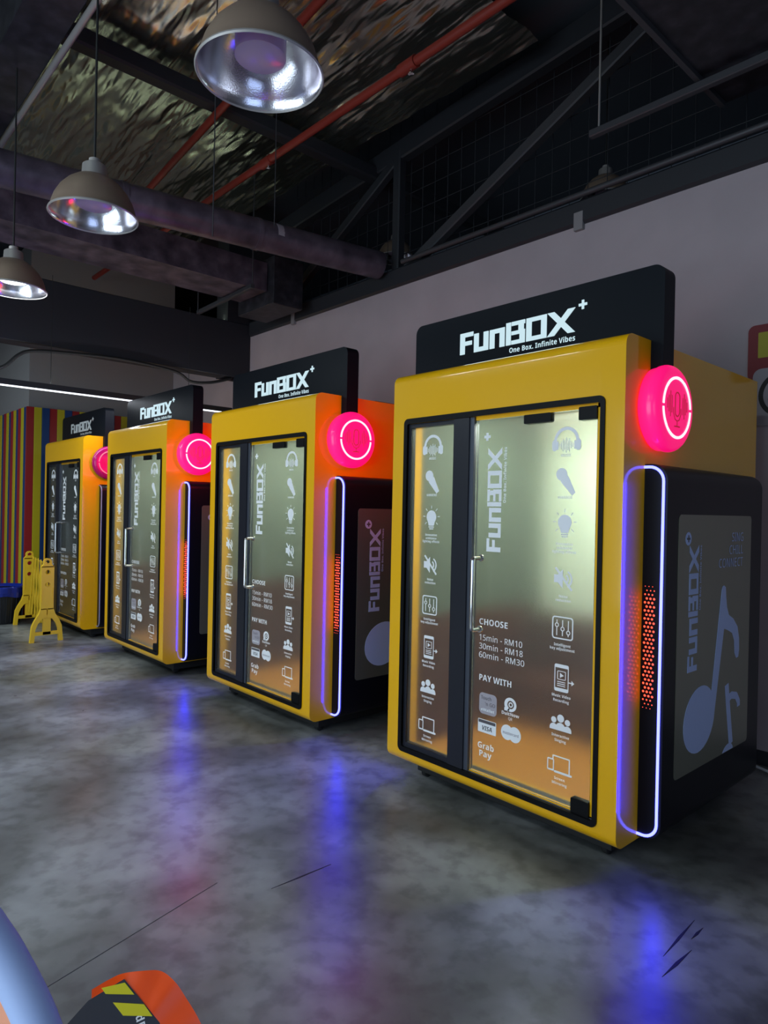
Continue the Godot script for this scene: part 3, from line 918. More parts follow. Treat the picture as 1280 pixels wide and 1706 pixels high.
# =================================================================== setting
func hall() -> void:
	var st := new_st()
	bx(st, Vector3(-14.2, -0.2, -5.2), Vector3(5.2, 0.0, 6.4))
	var fl := structure("floor", st, "concrete")
	for s in [[Vector2(-0.88, 1.136), Vector2(-0.874, 0.834), 0.008], [Vector2(0.359, 0.321), Vector2(0.34, 0.018), 0.010], [Vector2(0.382, 0.146), Vector2(0.382, 0.043), 0.010], [Vector2(0.405, 0.426), Vector2(0.41, 0.207), 0.012]]:
		st = new_st()
		var d: Vector2 = (s[1] - s[0])
		var nrm: Vector2 = d.orthogonal().normalized() * s[2] * 0.5
		var p := PackedVector2Array([s[0], s[0] + d * 0.5 + nrm, s[1], s[0] + d * 0.45 - nrm])
		prism(st, p, 0.0, 0.0012, Transform3D(Basis(Vector3(1, 0, 0), Vector3(0, 0, 1), Vector3(0, 1, 0)), Vector3.ZERO))
		part("scratch", st, "gouge", fl)
	for s in [[Vector2(-1.06, 1.28), Vector2(-0.78, 2.3)]]:
		st = new_st()
		var d: Vector2 = (s[1] - s[0]).normalized()
		var nrm: Vector2 = d.orthogonal() * 0.0014
		prism(st, PackedVector2Array([s[0] + nrm, s[1] + nrm, s[1] - nrm, s[0] - nrm]), 0.0, 0.0008, Transform3D(Basis(Vector3(1, 0, 0), Vector3(0, 0, 1), Vector3(0, 1, 0)), Vector3.ZERO))
		part("joint", st, "joint", fl)
	st = new_st()
	bx(st, Vector3(-8.6, 0, -2.15), Vector3(5.0, 3.78, -1.95))
	structure("wall_back", st, "plaster")
	st = new_st()
	bx(st, Vector3(-0.6, 0, -1.95), Vector3(5.0, 0.09, -1.935), 0.003)
	structure("baseboard_back", st, "steel_dark")
	st = new_st()
	bx(st, Vector3(5.0, 0, -5.2), Vector3(5.2, 5.9, 2.0))
	bx(st, Vector3(5.0, 0, 5.4), Vector3(5.2, 5.9, 6.4))
	bx(st, Vector3(5.0, 0, 2.0), Vector3(5.2, 0.5, 5.4))
	bx(st, Vector3(5.0, 3.2, 2.0), Vector3(5.2, 5.9, 5.4))
	structure("wall_right", st, "dark_hall")
	st = new_st()
	bx(st, Vector3(5.08, 0.5, 2.0), Vector3(5.12, 3.2, 5.4))
	structure("unseen_window_2", st, "unseen_day_pane")  # unseen window out of view, placed to light the right-hand sides bluish
	area(self, Vector3(4.95, 1.85, 3.7), Vector3(-1, 0, 0), Vector2(3.2, 2.6), Color(0.60, 0.74, 1.0), 3.0, "unseen_window_light")
	st = new_st()
	bx(st, Vector3(-14.2, 0, 6.2), Vector3(5.0, 0.15, 6.4))
	bx(st, Vector3(-14.2, 3.4, 6.2), Vector3(5.0, 5.9, 6.4))
	bx(st, Vector3(-14.2, 0.15, 6.2), Vector3(-3.4, 3.4, 6.4))
	bx(st, Vector3(2.2, 0.15, 6.2), Vector3(5.0, 3.4, 6.4))
	structure("wall_front", st, "dark_hall")
	# unseen window behind the camera, placed to light the booths and back wall
	st = new_st()
	bx(st, Vector3(-3.4, 0.15, 6.28), Vector3(2.2, 3.4, 6.32))
	var win := structure("unseen_window_1", st, "unseen_day_pane")
	for i in 5:
		st = new_st()
		bx(st, Vector3(-3.4 + i * 1.4 - 0.03, 0.15, 6.22), Vector3(-3.4 + i * 1.4 + 0.03, 3.4, 6.28))
		part("mullion", st, "steel_dark", win)
	area(self, Vector3(-0.6, 1.78, 6.15), Vector3(0, 0, -1), Vector2(5.4, 3.2), Color(0.86, 0.95, 1.0), 15.0, "unseen_window_light")
	st = new_st()
	bx(st, Vector3(-14.2, 0, -5.2), Vector3(-14.0, 5.9, 6.2))
	structure("wall_left", st, "dark_hall")
	st = new_st()
	bx(st, Vector3(-14.0, 0, -5.2), Vector3(5.0, 5.9, -5.0))
	structure("wall_rear", st, "rear_paint")
	st = new_st()
	bx(st, Vector3(-14.2, 5.6, -5.2), Vector3(5.2, 5.9, 6.4))
	structure("ceiling", st, "roof_paint")

func end_wall() -> void:
	var st := new_st()
	bx(st, Vector3(-14.0, 0, -1.95), Vector3(-8.6, 5.1, 0.10))
	structure("wall_end", st, "grey_panel")
	st = new_st()
	bx(st, Vector3(-13.9, 0, 0.10), Vector3(-8.44, 2.83, 0.15))
	bx(st, Vector3(-8.6, 0, -1.94), Vector3(-8.44, 2.83, 0.10))
	var cl := structure("wall_cladding", st, "dark_paint")
	var names := ["stripe_red", "stripe_yellow", "stripe_blue"]
	var z := 0.172
	for k in 22:
		st = new_st()
		var o := 0.004 * (k % 3)
		bx(st, Vector3(-8.44, 0.0, maxf(z - 0.0945, -1.94)), Vector3(-8.424 + o, 2.828, z), 0.003)
		part("board", st, names[k % 3], cl)
		z -= 0.0967
	var x := -8.442
	for k in 34:
		st = new_st()
		var o := 0.004 * (k % 3)
		bx(st, Vector3(x - 0.126, 0.0, 0.15), Vector3(x, 2.828, 0.166 + o), 0.003)
		part("board", st, names[2 - (k % 3)], cl)
		x -= 0.129
	# dark beam that closes the room above, with a post at the wall
	st = new_st()
	bx(st, Vector3(-6.56, 3.215, -1.95), Vector3(-6.31, 3.92, 6.2), 0.01)
	structure("trim_1", st, "dark_paint")
	st = new_st()
	bx(st, Vector3(-6.62, 3.215, -1.95), Vector3(-6.33, 5.6, -1.62), 0.006)
	structure("trim_2", st, "dark_paint")
	st = new_st()
	var c := ease_pts([Vector3(-6.29, 2.86, 1.25), Vector3(-6.29, 2.91, 0.96), Vector3(-6.29, 3.066, 0.797), Vector3(-6.29, 3.13, 0.673), Vector3(-6.29, 3.165, 0.39), Vector3(-6.29, 3.2, -0.252), Vector3(-6.29, 3.16, -0.9), Vector3(-6.30, 3.07, -1.12), Vector3(-6.32, 3.10, -1.4), Vector3(-6.36, 3.2, -1.7)])
	tube(st, c, 0.018, 8)
	tag(part("cable", st, "rubber"), "thick black cable slung under the dark beam above the far booths", "cable")
	linear_lamp(Vector3(-6.15, 2.725, -0.25), PI / 2, 2.7, Color(0.93, 0.96, 1.0), 1.9, "slim black linear lamp, lit white, hung on two wires before the far wall")

func linear_lamp(at: Vector3, turn: float, length: float, c: Color, energy: float, label: String) -> void:
	var o := thing("linear_lamp", at, turn)
	tag(o, label, "lamp", "linear lamps outside the picture" if turn == 0.0 else "")
	var h := length / 2
	var st := new_st()
	bx(st, Vector3(-h, 0, -0.022), Vector3(h, 0.06, 0.022), 0.003)
	part("housing", st, "steel_dark", o)
	st = new_st()
	bx(st, Vector3(-h + 0.01, -0.012, -0.018), Vector3(h - 0.01, 0.001, 0.018), 0.003)
	part("diffuser", st, "bar_diffuser", o)
	for s in [-1, 1]:
		st = new_st()
		tube(st, [Vector3(s * h * 0.57, 0.06, 0), Vector3(s * h * 0.57, 1.2 if turn != 0.0 else 1.3, 0)], 0.003, 6)
		part("wire", st, "rubber", o)
	area(o, Vector3(0, -0.016, 0), Vector3(0, -1, 0), Vector2(length - 0.04, 0.034), c, energy, "lamp_light")
	if turn != 0.0:     # unseen slot on top of this one, placed to light the foil
		st = new_st()
		bx(st, Vector3(-h + 0.01, 0.0585, -0.012), Vector3(h - 0.01, 0.0607, 0.012), 0.001)
		part("diffuser", st, "bar_diffuser", o)
		area(o, Vector3(0, 0.07, 0), Vector3(0, 1, 0), Vector2(length - 0.04, 0.028), c, 0.3, "lamp_light")

func bar(a: Vector3, b: Vector3, w: float, h: float) -> SurfaceTool:      # a straight member of section w x h
	var st := new_st()
	var d := (b - a)
	var x := d.normalized()
	var s := x.cross(Vector3.UP).normalized()
	var t := Transform3D(Basis(s, s.cross(x) * -1.0, x), a)
	prism(st, rr(-w / 2, -h / 2, w / 2, h / 2, minf(w, h) * 0.12, 1), 0, d.length(), t)
	return st

func roof_works() -> void:
	var k: MeshInstance3D
	var st0: SurfaceTool
	# beams under the roof
	for q in [[-3.98, 5.08, 0.14, "dark roof beam crossing behind the nearest pendant lamp"], [-8.3, 5.08, 0.14, "dark roof beam over the striped wall"], [0.4, 5.30, 0.22, "dark roof beam above the nearest booth"]]:
		k = part("roof_beam", bar(Vector3(q[0], q[1], -5.0), Vector3(q[0], q[1], 6.2), q[2], 0.14), "steel_dark")
		tag(k, q[3], "beam", "roof beams")
	# crumpled foil insulation on top of the beams
	var fn := FastNoiseLite.new()
	fn.seed = 7
	fn.frequency = 1.0
	fn.fractal_octaves = 3
	st0 = new_st()
	var nx := 110
	var nz := 330
	var at := func(i: int, j: int) -> Vector3:
		var px := -8.6 + 6.9 * i / nx
		var pz := -1.7 + 4.8 * j / nz
		var w := px + 0.35 * pz
		var hgt := 0.016 * absf(fn.get_noise_2d(w * 1.6, pz * 9.0)) + 0.035 * fn.get_noise_2d(w * 0.5 + 40.0, pz * 2.2) + 0.006 * fn.get_noise_2d(w * 5.0, pz * 30.0)
		return Vector3(px, 5.225 - hgt, pz)
	for i in nx + 1:
		for j in nz + 1:
			st0.set_normal(Vector3.DOWN)
			st0.add_vertex(at.call(i, j))
	for i in nx:
		for j in nz:
			var v := i * (nz + 1) + j
			for q in [v, v + 1, v + nz + 2, v, v + nz + 2, v + nz + 1]:
				st0.add_index(q)
	st0.generate_normals()
	tag(part("foil_insulation", st0, "foil"), "crumpled silver foil insulation under the roof, upper left behind the nearest lamp", "insulation")
	# unseen batten on top of the beam, placed to light the foil
	for q in [[Vector3(-6.42, 3.95, -0.7), 2.3, 0.13, "unseen slim batten lamp on top of the dark beam, lighting the foil"]]:
		var o := thing("unseen_batten_lamp", q[0], PI / 2)
		tag(o, q[3], "lamp")
		st0 = new_st()
		bx(st0, Vector3(-q[1] / 2, -0.03, -0.02), Vector3(q[1] / 2, -0.008, 0.02), 0.003)
		part("housing", st0, "steel_dark", o)
		st0 = new_st()
		bx(st0, Vector3(-q[1] / 2 + 0.01, -0.008, -0.012), Vector3(q[1] / 2 - 0.01, -0.004, 0.012), 0.001)
		part("diffuser", st0, "bar_diffuser", o)
		area(o, Vector3(0, 0.0, 0), Vector3(0, 1, 0), Vector2(q[1] - 0.04, 0.024), Color(0.92, 1.0, 0.80), q[2], "lamp_light")
	# truss over the back wall
	var t := thing("roof_truss")
	tag(t, "dark steel truss standing over the top of the back wall", "truss")
	part("bottom_chord", bar(Vector3(-6.3, 3.865, -2.0), Vector3(5.0, 3.885, -2.0), 0.16, 0.19), "steel_dark", t)
	part("top_chord", bar(Vector3(-6.3, 4.99, -2.05), Vector3(2.0, 5.62, -2.05), 0.12, 0.2), "steel_dark", t)
	part("post", bar(Vector3(-3.6, 3.9, -2.03), Vector3(-3.6001, 5.2, -2.03), 0.10, 0.10), "steel_dark", t)
	part("brace", bar(Vector3(-3.45, 3.96, -2.03), Vector3(0.0, 5.56, -2.03), 0.09, 0.10), "steel_mid", t)
	part("brace", bar(Vector3(-5.85, 3.96, -2.03), Vector3(-3.65, 5.1, -2.03), 0.09, 0.10), "steel_dark", t)
	part("brace", bar(Vector3(0.5, 5.5, -2.03), Vector3(3.6, 3.96, -2.03), 0.09, 0.10), "steel_dark", t)
	var st := new_st()
	tube(st, [Vector3(-3.4, 3.99, -1.90), Vector3(4.9, 4.0, -1.90)], 0.024, 10)
	tag(part("wall_conduit", st, "steel_mid"), "thin grey conduit running along the top edge of the back wall", "conduit")
	st = new_st()
	bx(st, Vector3(-1.49, 3.735, -1.952), Vector3(-1.41, 3.875, -1.915), 0.003)
	tag(part("bracket", st, "grey_panel"), "small pale bracket at the top of the back wall above the nearest booth", "bracket")
	st = new_st()
	bx(st, Vector3(-5.34, 3.74, -1.952), Vector3(-5.27, 3.88, -1.915), 0.003)
	tag(part("bracket", st, "grey_panel"), "small pale bracket atop the back wall, left of the truss post", "bracket")
	# wire mesh behind the truss
	st = new_st()
	var x := -5.6
	while x < 4.8:
		tube(st, [Vector3(x, 3.9, -2.16), Vector3(x, 5.58, -2.16)], 0.004, 4)
		x += 0.17
	for i in 8:
		tube(st, [Vector3(-5.7, 4.0 + i * 0.2, -2.155), Vector3(4.9, 4.0 + i * 0.2, -2.155)], 0.004, 4)
	tag(part("wire_mesh", st, "steel_dark"), "dark wire mesh screen closing the gap between back wall and roof", "mesh")
	# round duct
	st = new_st()
	var a := Vector3(-4.32, 3.93, 3.35)
	var b := Vector3(-3.70, 4.02, -1.86)
	tube(st, [a, a.lerp(b, 0.25), a.lerp(b, 0.5), a.lerp(b, 0.75), b], 0.135, 24)
	var du := part("round_duct", st, "duct")
	tag(du, "dusty grey round ventilation duct running towards the back wall behind the second pendant lamp", "duct")
	for f in [0.3, 0.52, 0.74]:
		st = new_st()
		var c := a.lerp(b, f)
		tube(st, [c, c + (b - a).normalized() * 0.04], 0.141, 24)
		part("collar", st, "duct", du)
	st = new_st()
	var tc := a.lerp(b, 0.776)
	band(st, arc2(Vector2.ZERO, 0.1395, -0.1, 0.75, 8), arc2(Vector2.ZERO, 0.1370, -0.1, 0.75, 8), -0.035, 0.03, Transform3D(Basis(), tc), false)
	part("tape_patch", st, "print_grey", du)
	# flat duct farther back
	st = new_st()
	prism(st, PackedVector2Array([Vector2(-5.55, 3.93), Vector2(-4.98, 3.93), Vector2(-4.98, 4.24), Vector2(-5.55, 4.24)]), -1.35, 3.4)
	var fd := part("flat_duct", st, "duct")
	tag(fd, "dusty rectangular duct with a purple sheen, behind and below the round duct", "duct")
	st = new_st()
	bx(st, Vector3(-5.62, 3.78, -1.75), Vector3(-4.86, 4.3, -1.36), 0.008)
	part("end_box", st, "duct_dull", fd)
	# duct at upper left with its pipe
	st = new_st()
	bx(st, Vector3(-9.0, 4.52, 1.31), Vector3(0.6, 4.95, 1.60), 0.006)
	tag(part("upper_duct", st, "duct_dull"), "dark rectangular duct crossing the upper left corner under the roof", "duct")
	st = new_st()
	tube(st, [Vector3(-6.2, 4.5, 1.30), Vector3(0.5, 4.5, 1.265)], 0.021, 10)
	tag(part("grey_conduit", st, "lamp_cap"), "thin grey conduit along the edge of the upper left duct", "conduit")
	# duct at upper right
	st = new_st()
	bx(st, Vector3(-0.36, 4.22, -1.88), Vector3(2.4, 4.75, 1.2), 0.006)
	var ur := part("wide_duct", st, "duct_dull")
	tag(ur, "wide dark rectangular duct in the upper right corner above the nearest booth", "duct")
	st = new_st()
	bx(st, Vector3(-0.385, 4.19, -1.86), Vector3(-0.35, 4.225, 1.2), 0.003)
	part("flange", st, "steel_mid", ur)
	var h := thing("duct_hanger")
	tag(h, "angle iron crossing under the wide upper right duct and reaching past its edge", "hanger", "")
	part("angle_iron", bar(Vector3(-1.10, 4.165, -1.50), Vector3(2.6, 4.165, -1.50), 0.05, 0.05), "steel_mid", h)
	st = new_st()
	tube(st, [Vector3(-1.04, 4.19, -1.50), Vector3(-1.04, 5.6, -1.50)], 0.008, 6)
	tag(part("hanger_rod", st, "lamp_cap"), "thin steel rod hanging from the roof left of the wide upper right duct", "rod")
	h = thing("duct_hanger")
	tag(h, "angle iron hanger on thin rods under the flat duct behind the second lamp", "hanger", "")
	part("angle_iron", bar(Vector3(-6.2, 3.90, -1.15), Vector3(-4.86, 3.90, -1.10), 0.045, 0.045), "steel_mid", h)
	for q in [-6.15, -4.9]:
		st = new_st()
		tube(st, [Vector3(q, 3.9, -1.12), Vector3(q, 5.13, -1.12)], 0.007, 6)
		part("rod", st, "steel_mid", h)
	# sprinkler pipes
	st = new_st()
	tube(st, [Vector3(-8.3, 4.7, -0.625), Vector3(-0.42, 4.7, -0.655)], 0.033, 12)
	var rp := part("sprinkler_pipe", st, "red_pipe")
	tag(rp, "long red sprinkler pipe crossing under the roof in the middle of the picture", "pipe", "red sprinkler pipes")
	for q in [-2.05, -3.9]:
		st = new_st()
		tube(st, [Vector3(q - 0.08, 4.7, -0.648), Vector3(q + 0.08, 4.7, -0.648)], 0.044, 12)
		part("coupling", st, "red_pipe", rp)
		st = new_st()
		lathe(st, [Vector2(0.0, -0.075), Vector2(0.022, -0.072), Vector2(0.022, -0.068), Vector2(0.009, -0.06), Vector2(0.011, -0.03)], 12, Transform3D(Basis(), Vector3(q + 0.03, 4.7, -0.648)))
		part("sprinkler_head", st, "chrome", rp)
	st = new_st()
	tube(st, [Vector3(-8.3, 4.97, -0.527), Vector3(2.0, 4.97, 0.317)], 0.033, 12)
	rp = part("sprinkler_pipe", st, "red_pipe")
	tag(rp, "dim red sprinkler pipe higher up, passing behind the nearest pendant lamp", "pipe", "red sprinkler pipes")
	# thin hanging wires
	for q in [[Vector3(-3.05, 5.4, 0.32), Vector3(-3.05, 3.5, 0.32), "thin hanging wire beside the dim red pipe"], [Vector3(-3.6, 5.4, -0.55), Vector3(-3.6, 4.0, -0.55), "thin hanging wire below the nearest pendant lamp"]]:
		st = new_st()
		tube(st, [q[0], q[1]], 0.005, 6)
		tag(part("hanging_wire", st, "steel_mid"), q[2], "wire")

# =================================================================== lamps
func pendant(at: Vector3, lit: bool, label: String) -> void:
	var o := thing("pendant_lamp", at)
	tag(o, label, "lamp", "high bay pendant lamps")
	var st := new_st()
	var prof := [Vector2(0.213, 0.0), Vector2(0.205, 0.012), Vector2(0.199, 0.04), Vector2(0.186, 0.08), Vector2(0.163, 0.122), Vector2(0.128, 0.162), Vector2(0.090, 0.190), Vector2(0.062, 0.200)]
	lathe(st, prof, 48)
	part("shade", st, "lamp_bronze", o)
	st = new_st()
	var inner := [Vector2(0.207, 0.002), Vector2(0.199, 0.012), Vector2(0.193, 0.04), Vector2(0.180, 0.08), Vector2(0.157, 0.120), Vector2(0.122, 0.158), Vector2(0.085, 0.183), Vector2(0.0, 0.188)]
	lathe(st, inner, 48, Transform3D(), -1.0)
	part("reflector", st, "reflector", o)
	st = new_st()
	lathe(st, [Vector2(0.207, 0.002), Vector2(0.211, -0.003), Vector2(0.215, 0.002), Vector2(0.213, 0.008)], 48)
	part("rim", st, "lamp_cap", o)
	st = new_st()
	lathe(st, [Vector2(0.068, 0.195), Vector2(0.066, 0.206), Vector2(0.061, 0.210), Vector2(0.058, 0.258), Vector2(0.051, 0.264), Vector2(0.030, 0.266), Vector2(0.028, 0.292), Vector2(0.0, 0.294)], 28)
	part("cap", st, "lamp_cap", o)
	st = new_st()
	lathe(st, [Vector2(0.0, 0.052), Vector2(0.078, 0.054), Vector2(0.086, 0.060), Vector2(0.086, 0.15), Vector2(0.08, 0.180)], 32)
	part("lens", st, "bulb_on" if lit else "lens", o)
	st = new_st()
	tube(st, [Vector3(0, 0.292, 0), Vector3(0.0, (4.515 if at.z > 0.0 else 5.6) - at.y, 0)], 0.006, 8)
	part("cord", st, "rubber", o)
	if lit:
		area(o, Vector3(0, 0.045, 0), Vector3(0, -1, 0), Vector2(0.15, 0.15), Color(0.93, 0.98, 1.0), 1.6, "lamp_light")

func lamps() -> void:
	pendant(Vector3(-0.56, 3.0, 1.455), false, "nearest unlit bronze pendant lamp at the top of the picture, coloured reflections inside")
	pendant(Vector3(-2.12, 3.0, 1.465), false, "middle unlit bronze pendant lamp before the round duct")
	pendant(Vector3(-3.72, 3.0, 1.455), true, "lit white pendant lamp cut by the left edge of the picture")
	pendant(Vector3(-4.25, 4.43, -2.6), false, "pendant lamp glimpsed beyond the wire mesh beside the truss post")
	pendant(Vector3(-1.62, 4.24, -2.6), false, "pendant lamp glimpsed beyond the wire mesh above the nearest booth")

# =================================================================== small things
func small_things() -> void:
	barrier()
	# bin
	var o := thing("waste_bin", Vector3(-8.27, 0, 0.455))
	tag(o, "dark round waste bin with a blue liner bag at the foot of the striped wall", "bin")
	var st := new_st()
	lathe(st, [Vector2(0.0, 0.0), Vector2(0.20, 0.0), Vector2(0.208, 0.01), Vector2(0.25, 0.42), Vector2(0.255, 0.46)], 40)
	for k in 24:
		var an := TAU * k / 24
		tube(st, [Vector3(cos(an) * 0.209, 0.02, sin(an) * 0.209), Vector3(cos(an) * 0.248, 0.40, sin(an) * 0.248)], 0.006, 5)
	part("body", st, "bin_dark", o)
	st = new_st()
	var seg := 64
	var rows := [[0.20, 0.44], [0.258, 0.476], [0.272, 0.46], [0.270, 0.40], [0.262, 0.345]]
	for i in rows.size() - 1:
		for k in seg:
			var q := []
			for c in [[i, k], [i, k + 1], [i + 1, k + 1], [i + 1, k]]:
				var an: float = TAU * c[1] / seg
				var w := 0.006 * sin(an * 9.0) + 0.004 * sin(an * 17.0 + c[0])
				q.append(Vector3(cos(an) * (rows[c[0]][0] + w), rows[c[0]][1] + (0.012 * sin(an * 5.0 + 1.0) if c[0] == 4 else 0.0), sin(an) * (rows[c[0]][0] + w)))
			var n: Vector3 = (q[1] - q[0]).cross(q[3] - q[0]).normalized()
			var mid: Vector3 = (q[0] + q[2]) * 0.5
			if n.dot(Vector3(mid.x, 0.3, mid.z)) < 0:
				n = -n
			quad(st, q[0], q[1], q[2], q[3], n, n, n, n)
	part("liner_bag", st, "bin_bag", o)
	# signs on the back wall
	o = thing("warning_sign", Vector3(-0.21, 2.51, -1.95))
	tag(o, "red framed warning sign with a yellow panel, at the right edge on the back wall", "sign")
	st = new_st()
	prism(st, rr(0.0, -0.10, 0.52, 0.25, 0.04), 0.0, 0.012)
	part("plate", st, "sign_red", o)
	st = new_st()
	prism(st, rr(0.06, 0.04, 0.46, 0.20, 0.006), 0.012, 0.014)
	part("panel", st, "sign_yellow", o)
	o = thing("prohibition_sign", Vector3(-0.175, 2.12, -1.95))
	tag(o, "white square prohibition sign with a black ring, below the red framed sign", "sign")
	st = new_st()
	prism(st, rr(0.0, 0.0, 0.36, 0.36, 0.05), 0.013, 0.020)
	part("plate", st, "sign_white", o)
	st = new_st()
	band(st, disc2(Vector2(0.18, 0.19), 0.145, 0.145, 40), disc2(Vector2(0.18, 0.19), 0.118, 0.118, 40), 0.020, 0.0215)
	stroke(st, PackedVector2Array([Vector2(0.09, 0.28), Vector2(0.27, 0.10)]), 0.024, 0.020, 0.0215, Transform3D())
	prism(st, arc2(Vector2(0.17, 0.18), 0.07, 0, PI, 14), 0.020, 0.021)
	prism(st, rr(0.09, 0.15, 0.25, 0.175, 0.01, 2), 0.020, 0.021)
	part("symbol", st, "gouge", o)
	# white cable on the floor by the wall
	st = new_st()
	tube(st, ease_pts([Vector3(-0.55, 0.10, -1.90), Vector3(-0.2, 0.035, -1.86), Vector3(0.1, 0.012, -1.80), Vector3(0.5, 0.010, -1.84), Vector3(1.2, 0.010, -1.88)]), 0.009, 8)
	tag(part("white_cable", st, "white_cable"), "white cable lying along the foot of the back wall behind the nearest booth", "cable")
	ride()

func plate_hole(st: SurfaceTool, lo: Vector2, hi: Vector2, holes: Array, a: float, b: float, t: Transform3D) -> void:
	var c := (lo.x + hi.x) / 2
	for half in [rc(lo.x, lo.y, c, hi.y), rc(c, lo.y, hi.x, hi.y)]:
		var polys: Array = [half]
		for h in holes:
			var out := []
			for p in polys:
				out.append_array(Geometry2D.clip_polygons(p, disc2(h[0], h[1], h[1], 20)))
			polys = out
		for p in polys:
			prism(st, p, a, b, t)

func barrier() -> void:
	var o := thing("folding_barrier", Vector3(-6.63, 0, 0.375))
	tag(o, "yellow plastic folding barrier, pushed together, standing before the farthest booth", "barrier")
	# u along -z, v up
	for e in [[0.0, 0.0], [-1.32, -0.155]]:
		var t := Transform3D(yz(), Vector3(e[0], 0, e[1]))
		var st := new_st()
		plate_hole(st, Vector2(-0.066, 0.36), Vector2(0.066, 0.84), [[Vector2(0, 0.775), 0.026], [Vector2(0, 0.637), 0.026]], -0.045, 0.0, t)
		band(st, disc2(Vector2(0, 0.885), 0.044, 0.044, 24), disc2(Vector2(0, 0.885), 0.024, 0.024, 24), -0.04, -0.005, t)
		prism(st, PackedVector2Array([Vector2(-0.066, 0.83), Vector2(0.066, 0.83), Vector2(0.038, 0.872), Vector2(-0.038, 0.872)]), -0.045, 0.0, t)
		for s in [-1.0, 1.0]:
			prism(st, PackedVector2Array([Vector2(s * 0.005, 0.37), Vector2(s * 0.066, 0.37), Vector2(s * 0.085, 0.31), Vector2(s * 0.13, 0.235), Vector2(s * 0.155, 0.175), Vector2(s * 0.172, 0.0), Vector2(s * 0.128, 0.0), Vector2(s * 0.118, 0.14), Vector2(s * 0.095, 0.20), Vector2(s * 0.055, 0.255), Vector2(s * 0.005, 0.27)]), -0.045, 0.0, t)
		prism(st, rc(-0.04, 0.08, 0.04, 0.30), -0.035, -0.004, t)
		prism(st, rc(-0.135, 0.075, 0.135, 0.112), -0.035, -0.004, t)
		prism(st, rr(-0.058, 0.44, -0.05, 0.60, 0.003, 2), 0.0, 0.004, t)
		prism(st, rr(0.05, 0.44, 0.058, 0.60, 0.003, 2), 0.0, 0.004, t)
		part("end_leg", st, "barrier_yellow", o)
	for k in 6:
		for s in 2:
			var x0 := -0.08 - k * 0.185
			var x1 := x0 - 0.24
			var a := Vector3(x0, 0.17 if s == 0 else 0.86, -0.035 + 0.03 * s + x0 * 0.11)
			var b := Vector3(x1, 0.86 if s == 0 else 0.17, -0.035 + 0.03 * s + x1 * 0.11)
			part("slat", bar(a, b, 0.012, 0.042), "barrier_yellow", o)

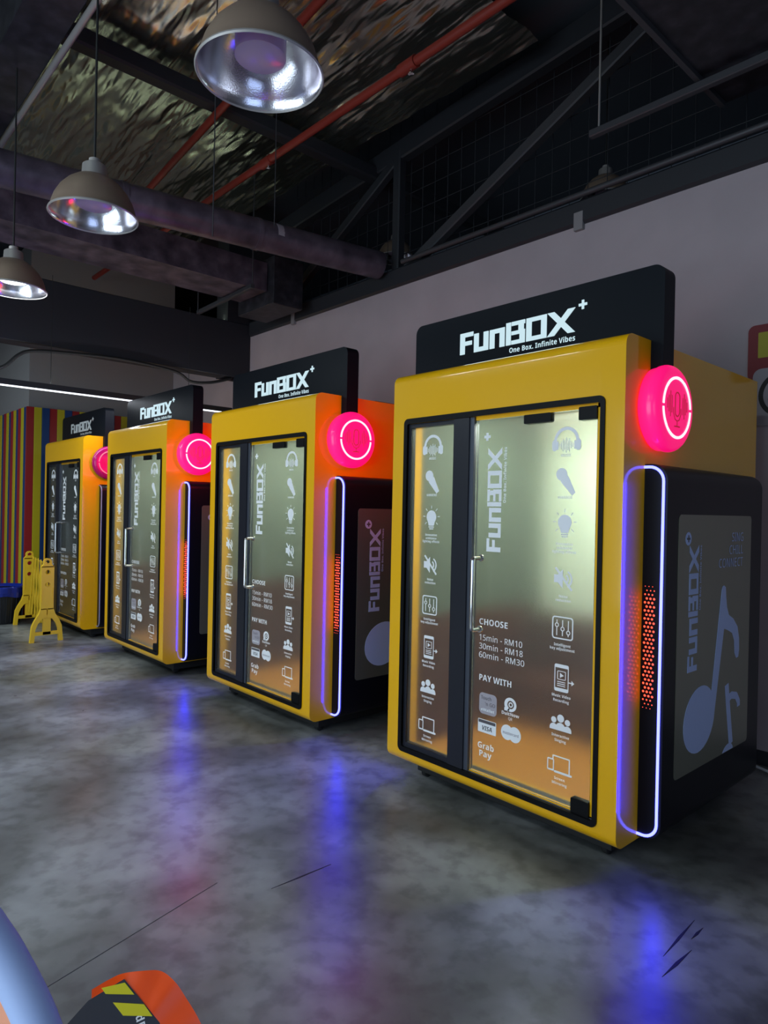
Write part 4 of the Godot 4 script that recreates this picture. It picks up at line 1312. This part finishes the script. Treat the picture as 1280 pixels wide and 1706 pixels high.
func ride() -> void:
	# orange moulded nose of an arcade ride, cut by the lower edge
	var cam := Vector3(1.4229, 1.5458, 2.6507)
	var o := thing("arcade_ride", Vector3(0.2, 0, 2.15))
	tag(o, "orange plastic ride nose with a black panel and yellow hazard bars, lower left", "ride")
	var ridge := [Vector3(-0.068, 0.492, 2.125), Vector3(-0.064, 0.500, 2.09), Vector3(-0.058, 0.504, 2.062), Vector3(-0.036, 0.505, 2.025), Vector3(-0.016, 0.500, 1.992), Vector3(0.012, 0.482, 1.972), Vector3(0.034, 0.455, 1.958), Vector3(0.075, 0.410, 1.940), Vector3(0.12, 0.33, 1.92)]
	var inner := [Vector3(-0.060, 0.480, 2.128), Vector3(-0.052, 0.490, 2.09), Vector3(-0.044, 0.494, 2.066), Vector3(-0.02, 0.468, 2.048), Vector3(0.0, 0.450, 2.034), Vector3(0.014, 0.437, 2.026), Vector3(0.032, 0.420, 2.014), Vector3(0.075, 0.375, 1.995), Vector3(0.13, 0.31, 1.97)]
	var st := new_st()
	var off := Vector3(0.2, 0, 2.15)
	ridge = ease_pts(ridge, 5)
	inner = ease_pts(inner, 5)
	var ns := []
	for i in ridge.size():
		var j := mini(i + 1, ridge.size() - 1)
		var h := maxi(i - 1, 0)
		var n: Vector3 = (ridge[j] - ridge[h]).cross(inner[i] - ridge[i]).normalized()
		ns.append(n if n.dot(cam - ridge[i]) > 0 else -n)
	for i in ridge.size() - 1:
		quad(st, ridge[i] - off, ridge[i + 1] - off, inner[i + 1] - off, inner[i] - off, ns[i], ns[i + 1], ns[i + 1], ns[i])
		# outer skin down to the ground
		var a: Vector3 = Vector3(ridge[i].x - 0.05, 0.06, ridge[i].z - 0.06)
		var b: Vector3 = Vector3(ridge[i + 1].x - 0.05, 0.06, ridge[i + 1].z - 0.06)
		var m := Vector3(-0.7, 0.1, -0.7)
		quad(st, ridge[i] - off, ridge[i + 1] - off, b - off, a - off, m, m, m, m)
		# apron below the black panel
		quad(st, inner[i] - off, inner[i + 1] - off, inner[i + 1] * Vector3(1, 0, 1) - off + Vector3(0, 0.06, 0), inner[i] * Vector3(1, 0, 1) - off + Vector3(0, 0.06, 0), -m, -m, -m, -m)
	part("fairing", st, "ride_orange", o)
	# black panel in the plane of the inner edge
	var p0: Vector3 = inner[10]
	var ux: Vector3 = (inner[30] - inner[10]).normalized()
	var down: Vector3 = (inner[0] - inner[10])
	var nn := ux.cross(down).normalized()
	if nn.dot(cam - p0) < 0:
		nn = -nn
	var vy := nn.cross(ux)
	var t := Transform3D(Basis(ux, vy, nn), p0 - off)
	var on := func(px: float, py: float) -> Vector2:
		var yaw := 0.7372
		var f := Vector3(-cos(yaw), -0.0032, -sin(yaw))
		var r := f.cross(Vector3.UP).normalized()
		var u := r.cross(f)
		var d: Vector3 = f + (r * cos(0.0205) + u * sin(0.0205)) * ((px - 640.0) / 1121.3) - (u * cos(0.0205) - r * sin(0.0205)) * ((py - 853.0) / 1121.3)
		var h: Vector3 = cam + d * ((p0 - cam).dot(nn) / d.dot(nn)) - p0
		return Vector2(h.dot(ux), h.dot(vy))
	st = new_st()
	prism(st, PackedVector2Array([on.call(147, 1667), on.call(207, 1631), on.call(268, 1706), on.call(330, 1790), on.call(60, 1790), on.call(112, 1706)]), -0.006, 0.0, t)
	part("panel", st, "ride_black", o)
	for q in [[[169, 1646], [208, 1637], [224, 1657], [176, 1656]], [[188, 1670], [240, 1673], [254, 1693], [205, 1692]]]:
		st = new_st()
		var p := PackedVector2Array()
		for c in q:
			p.append(on.call(c[0], c[1]))
		prism(st, p, 0.0, 0.001, t)
		part("hazard_bar", st, "ride_yellow", o)
	st = new_st()
	var c0: Vector2 = on.call(226, 1694)
	text(st, "dPi", 0, 0, 0.016, t * Transform3D(Basis(Vector3(0, 0, 1), -0.5), Vector3(c0.x, c0.y, 0)), 0.0, true)
	part("lettering", st, "print", o)
	# pale blue rail close to the camera
	o = thing("guard_rail", Vector3(0.70, 0, 2.47))
	tag(o, "pale blue rounded rail with an orange infill, close up in the lower left corner", "rail")
	off = Vector3(0.70, 0, 2.47)
	st = new_st()
	var pts := []
	for q in ease_pts([Vector3(0.40, 0.0, 2.56), Vector3(0.40, 1.0, 2.56), Vector3(0.47, 1.26, 2.55), Vector3(0.62, 1.27, 2.53), Vector3(0.716, 1.186, 2.515), Vector3(0.738, 1.160, 2.503), Vector3(0.756, 1.134, 2.490), Vector3(0.795, 1.084, 2.472), Vector3(0.835, 1.01, 2.46), Vector3(0.855, 0.8, 2.45), Vector3(0.855, 0.0, 2.45)], 8):
		pts.append(q - off)
	tube(st, pts, 0.017, 16)
	part("rail", st, "rail_blue", o)
	st = new_st()
	var pl := PackedVector2Array([Vector2(-0.28, 0.1), Vector2(0.09, 0.1), Vector2(0.09, 0.98), Vector2(0.045, 1.078), Vector2(0.0, 1.13), Vector2(-0.021, 1.155), Vector2(-0.14, 1.25), Vector2(-0.28, 1.0)])
	prism(st, pl, -0.004, 0.004, Transform3D(Basis(Vector3(0.88, 0, -0.475), Vector3(0, 1, 0), Vector3(0.475, 0, 0.88)), Vector3(0.056, 0, 0.02)))
	part("infill", st, "rail_orange", o)
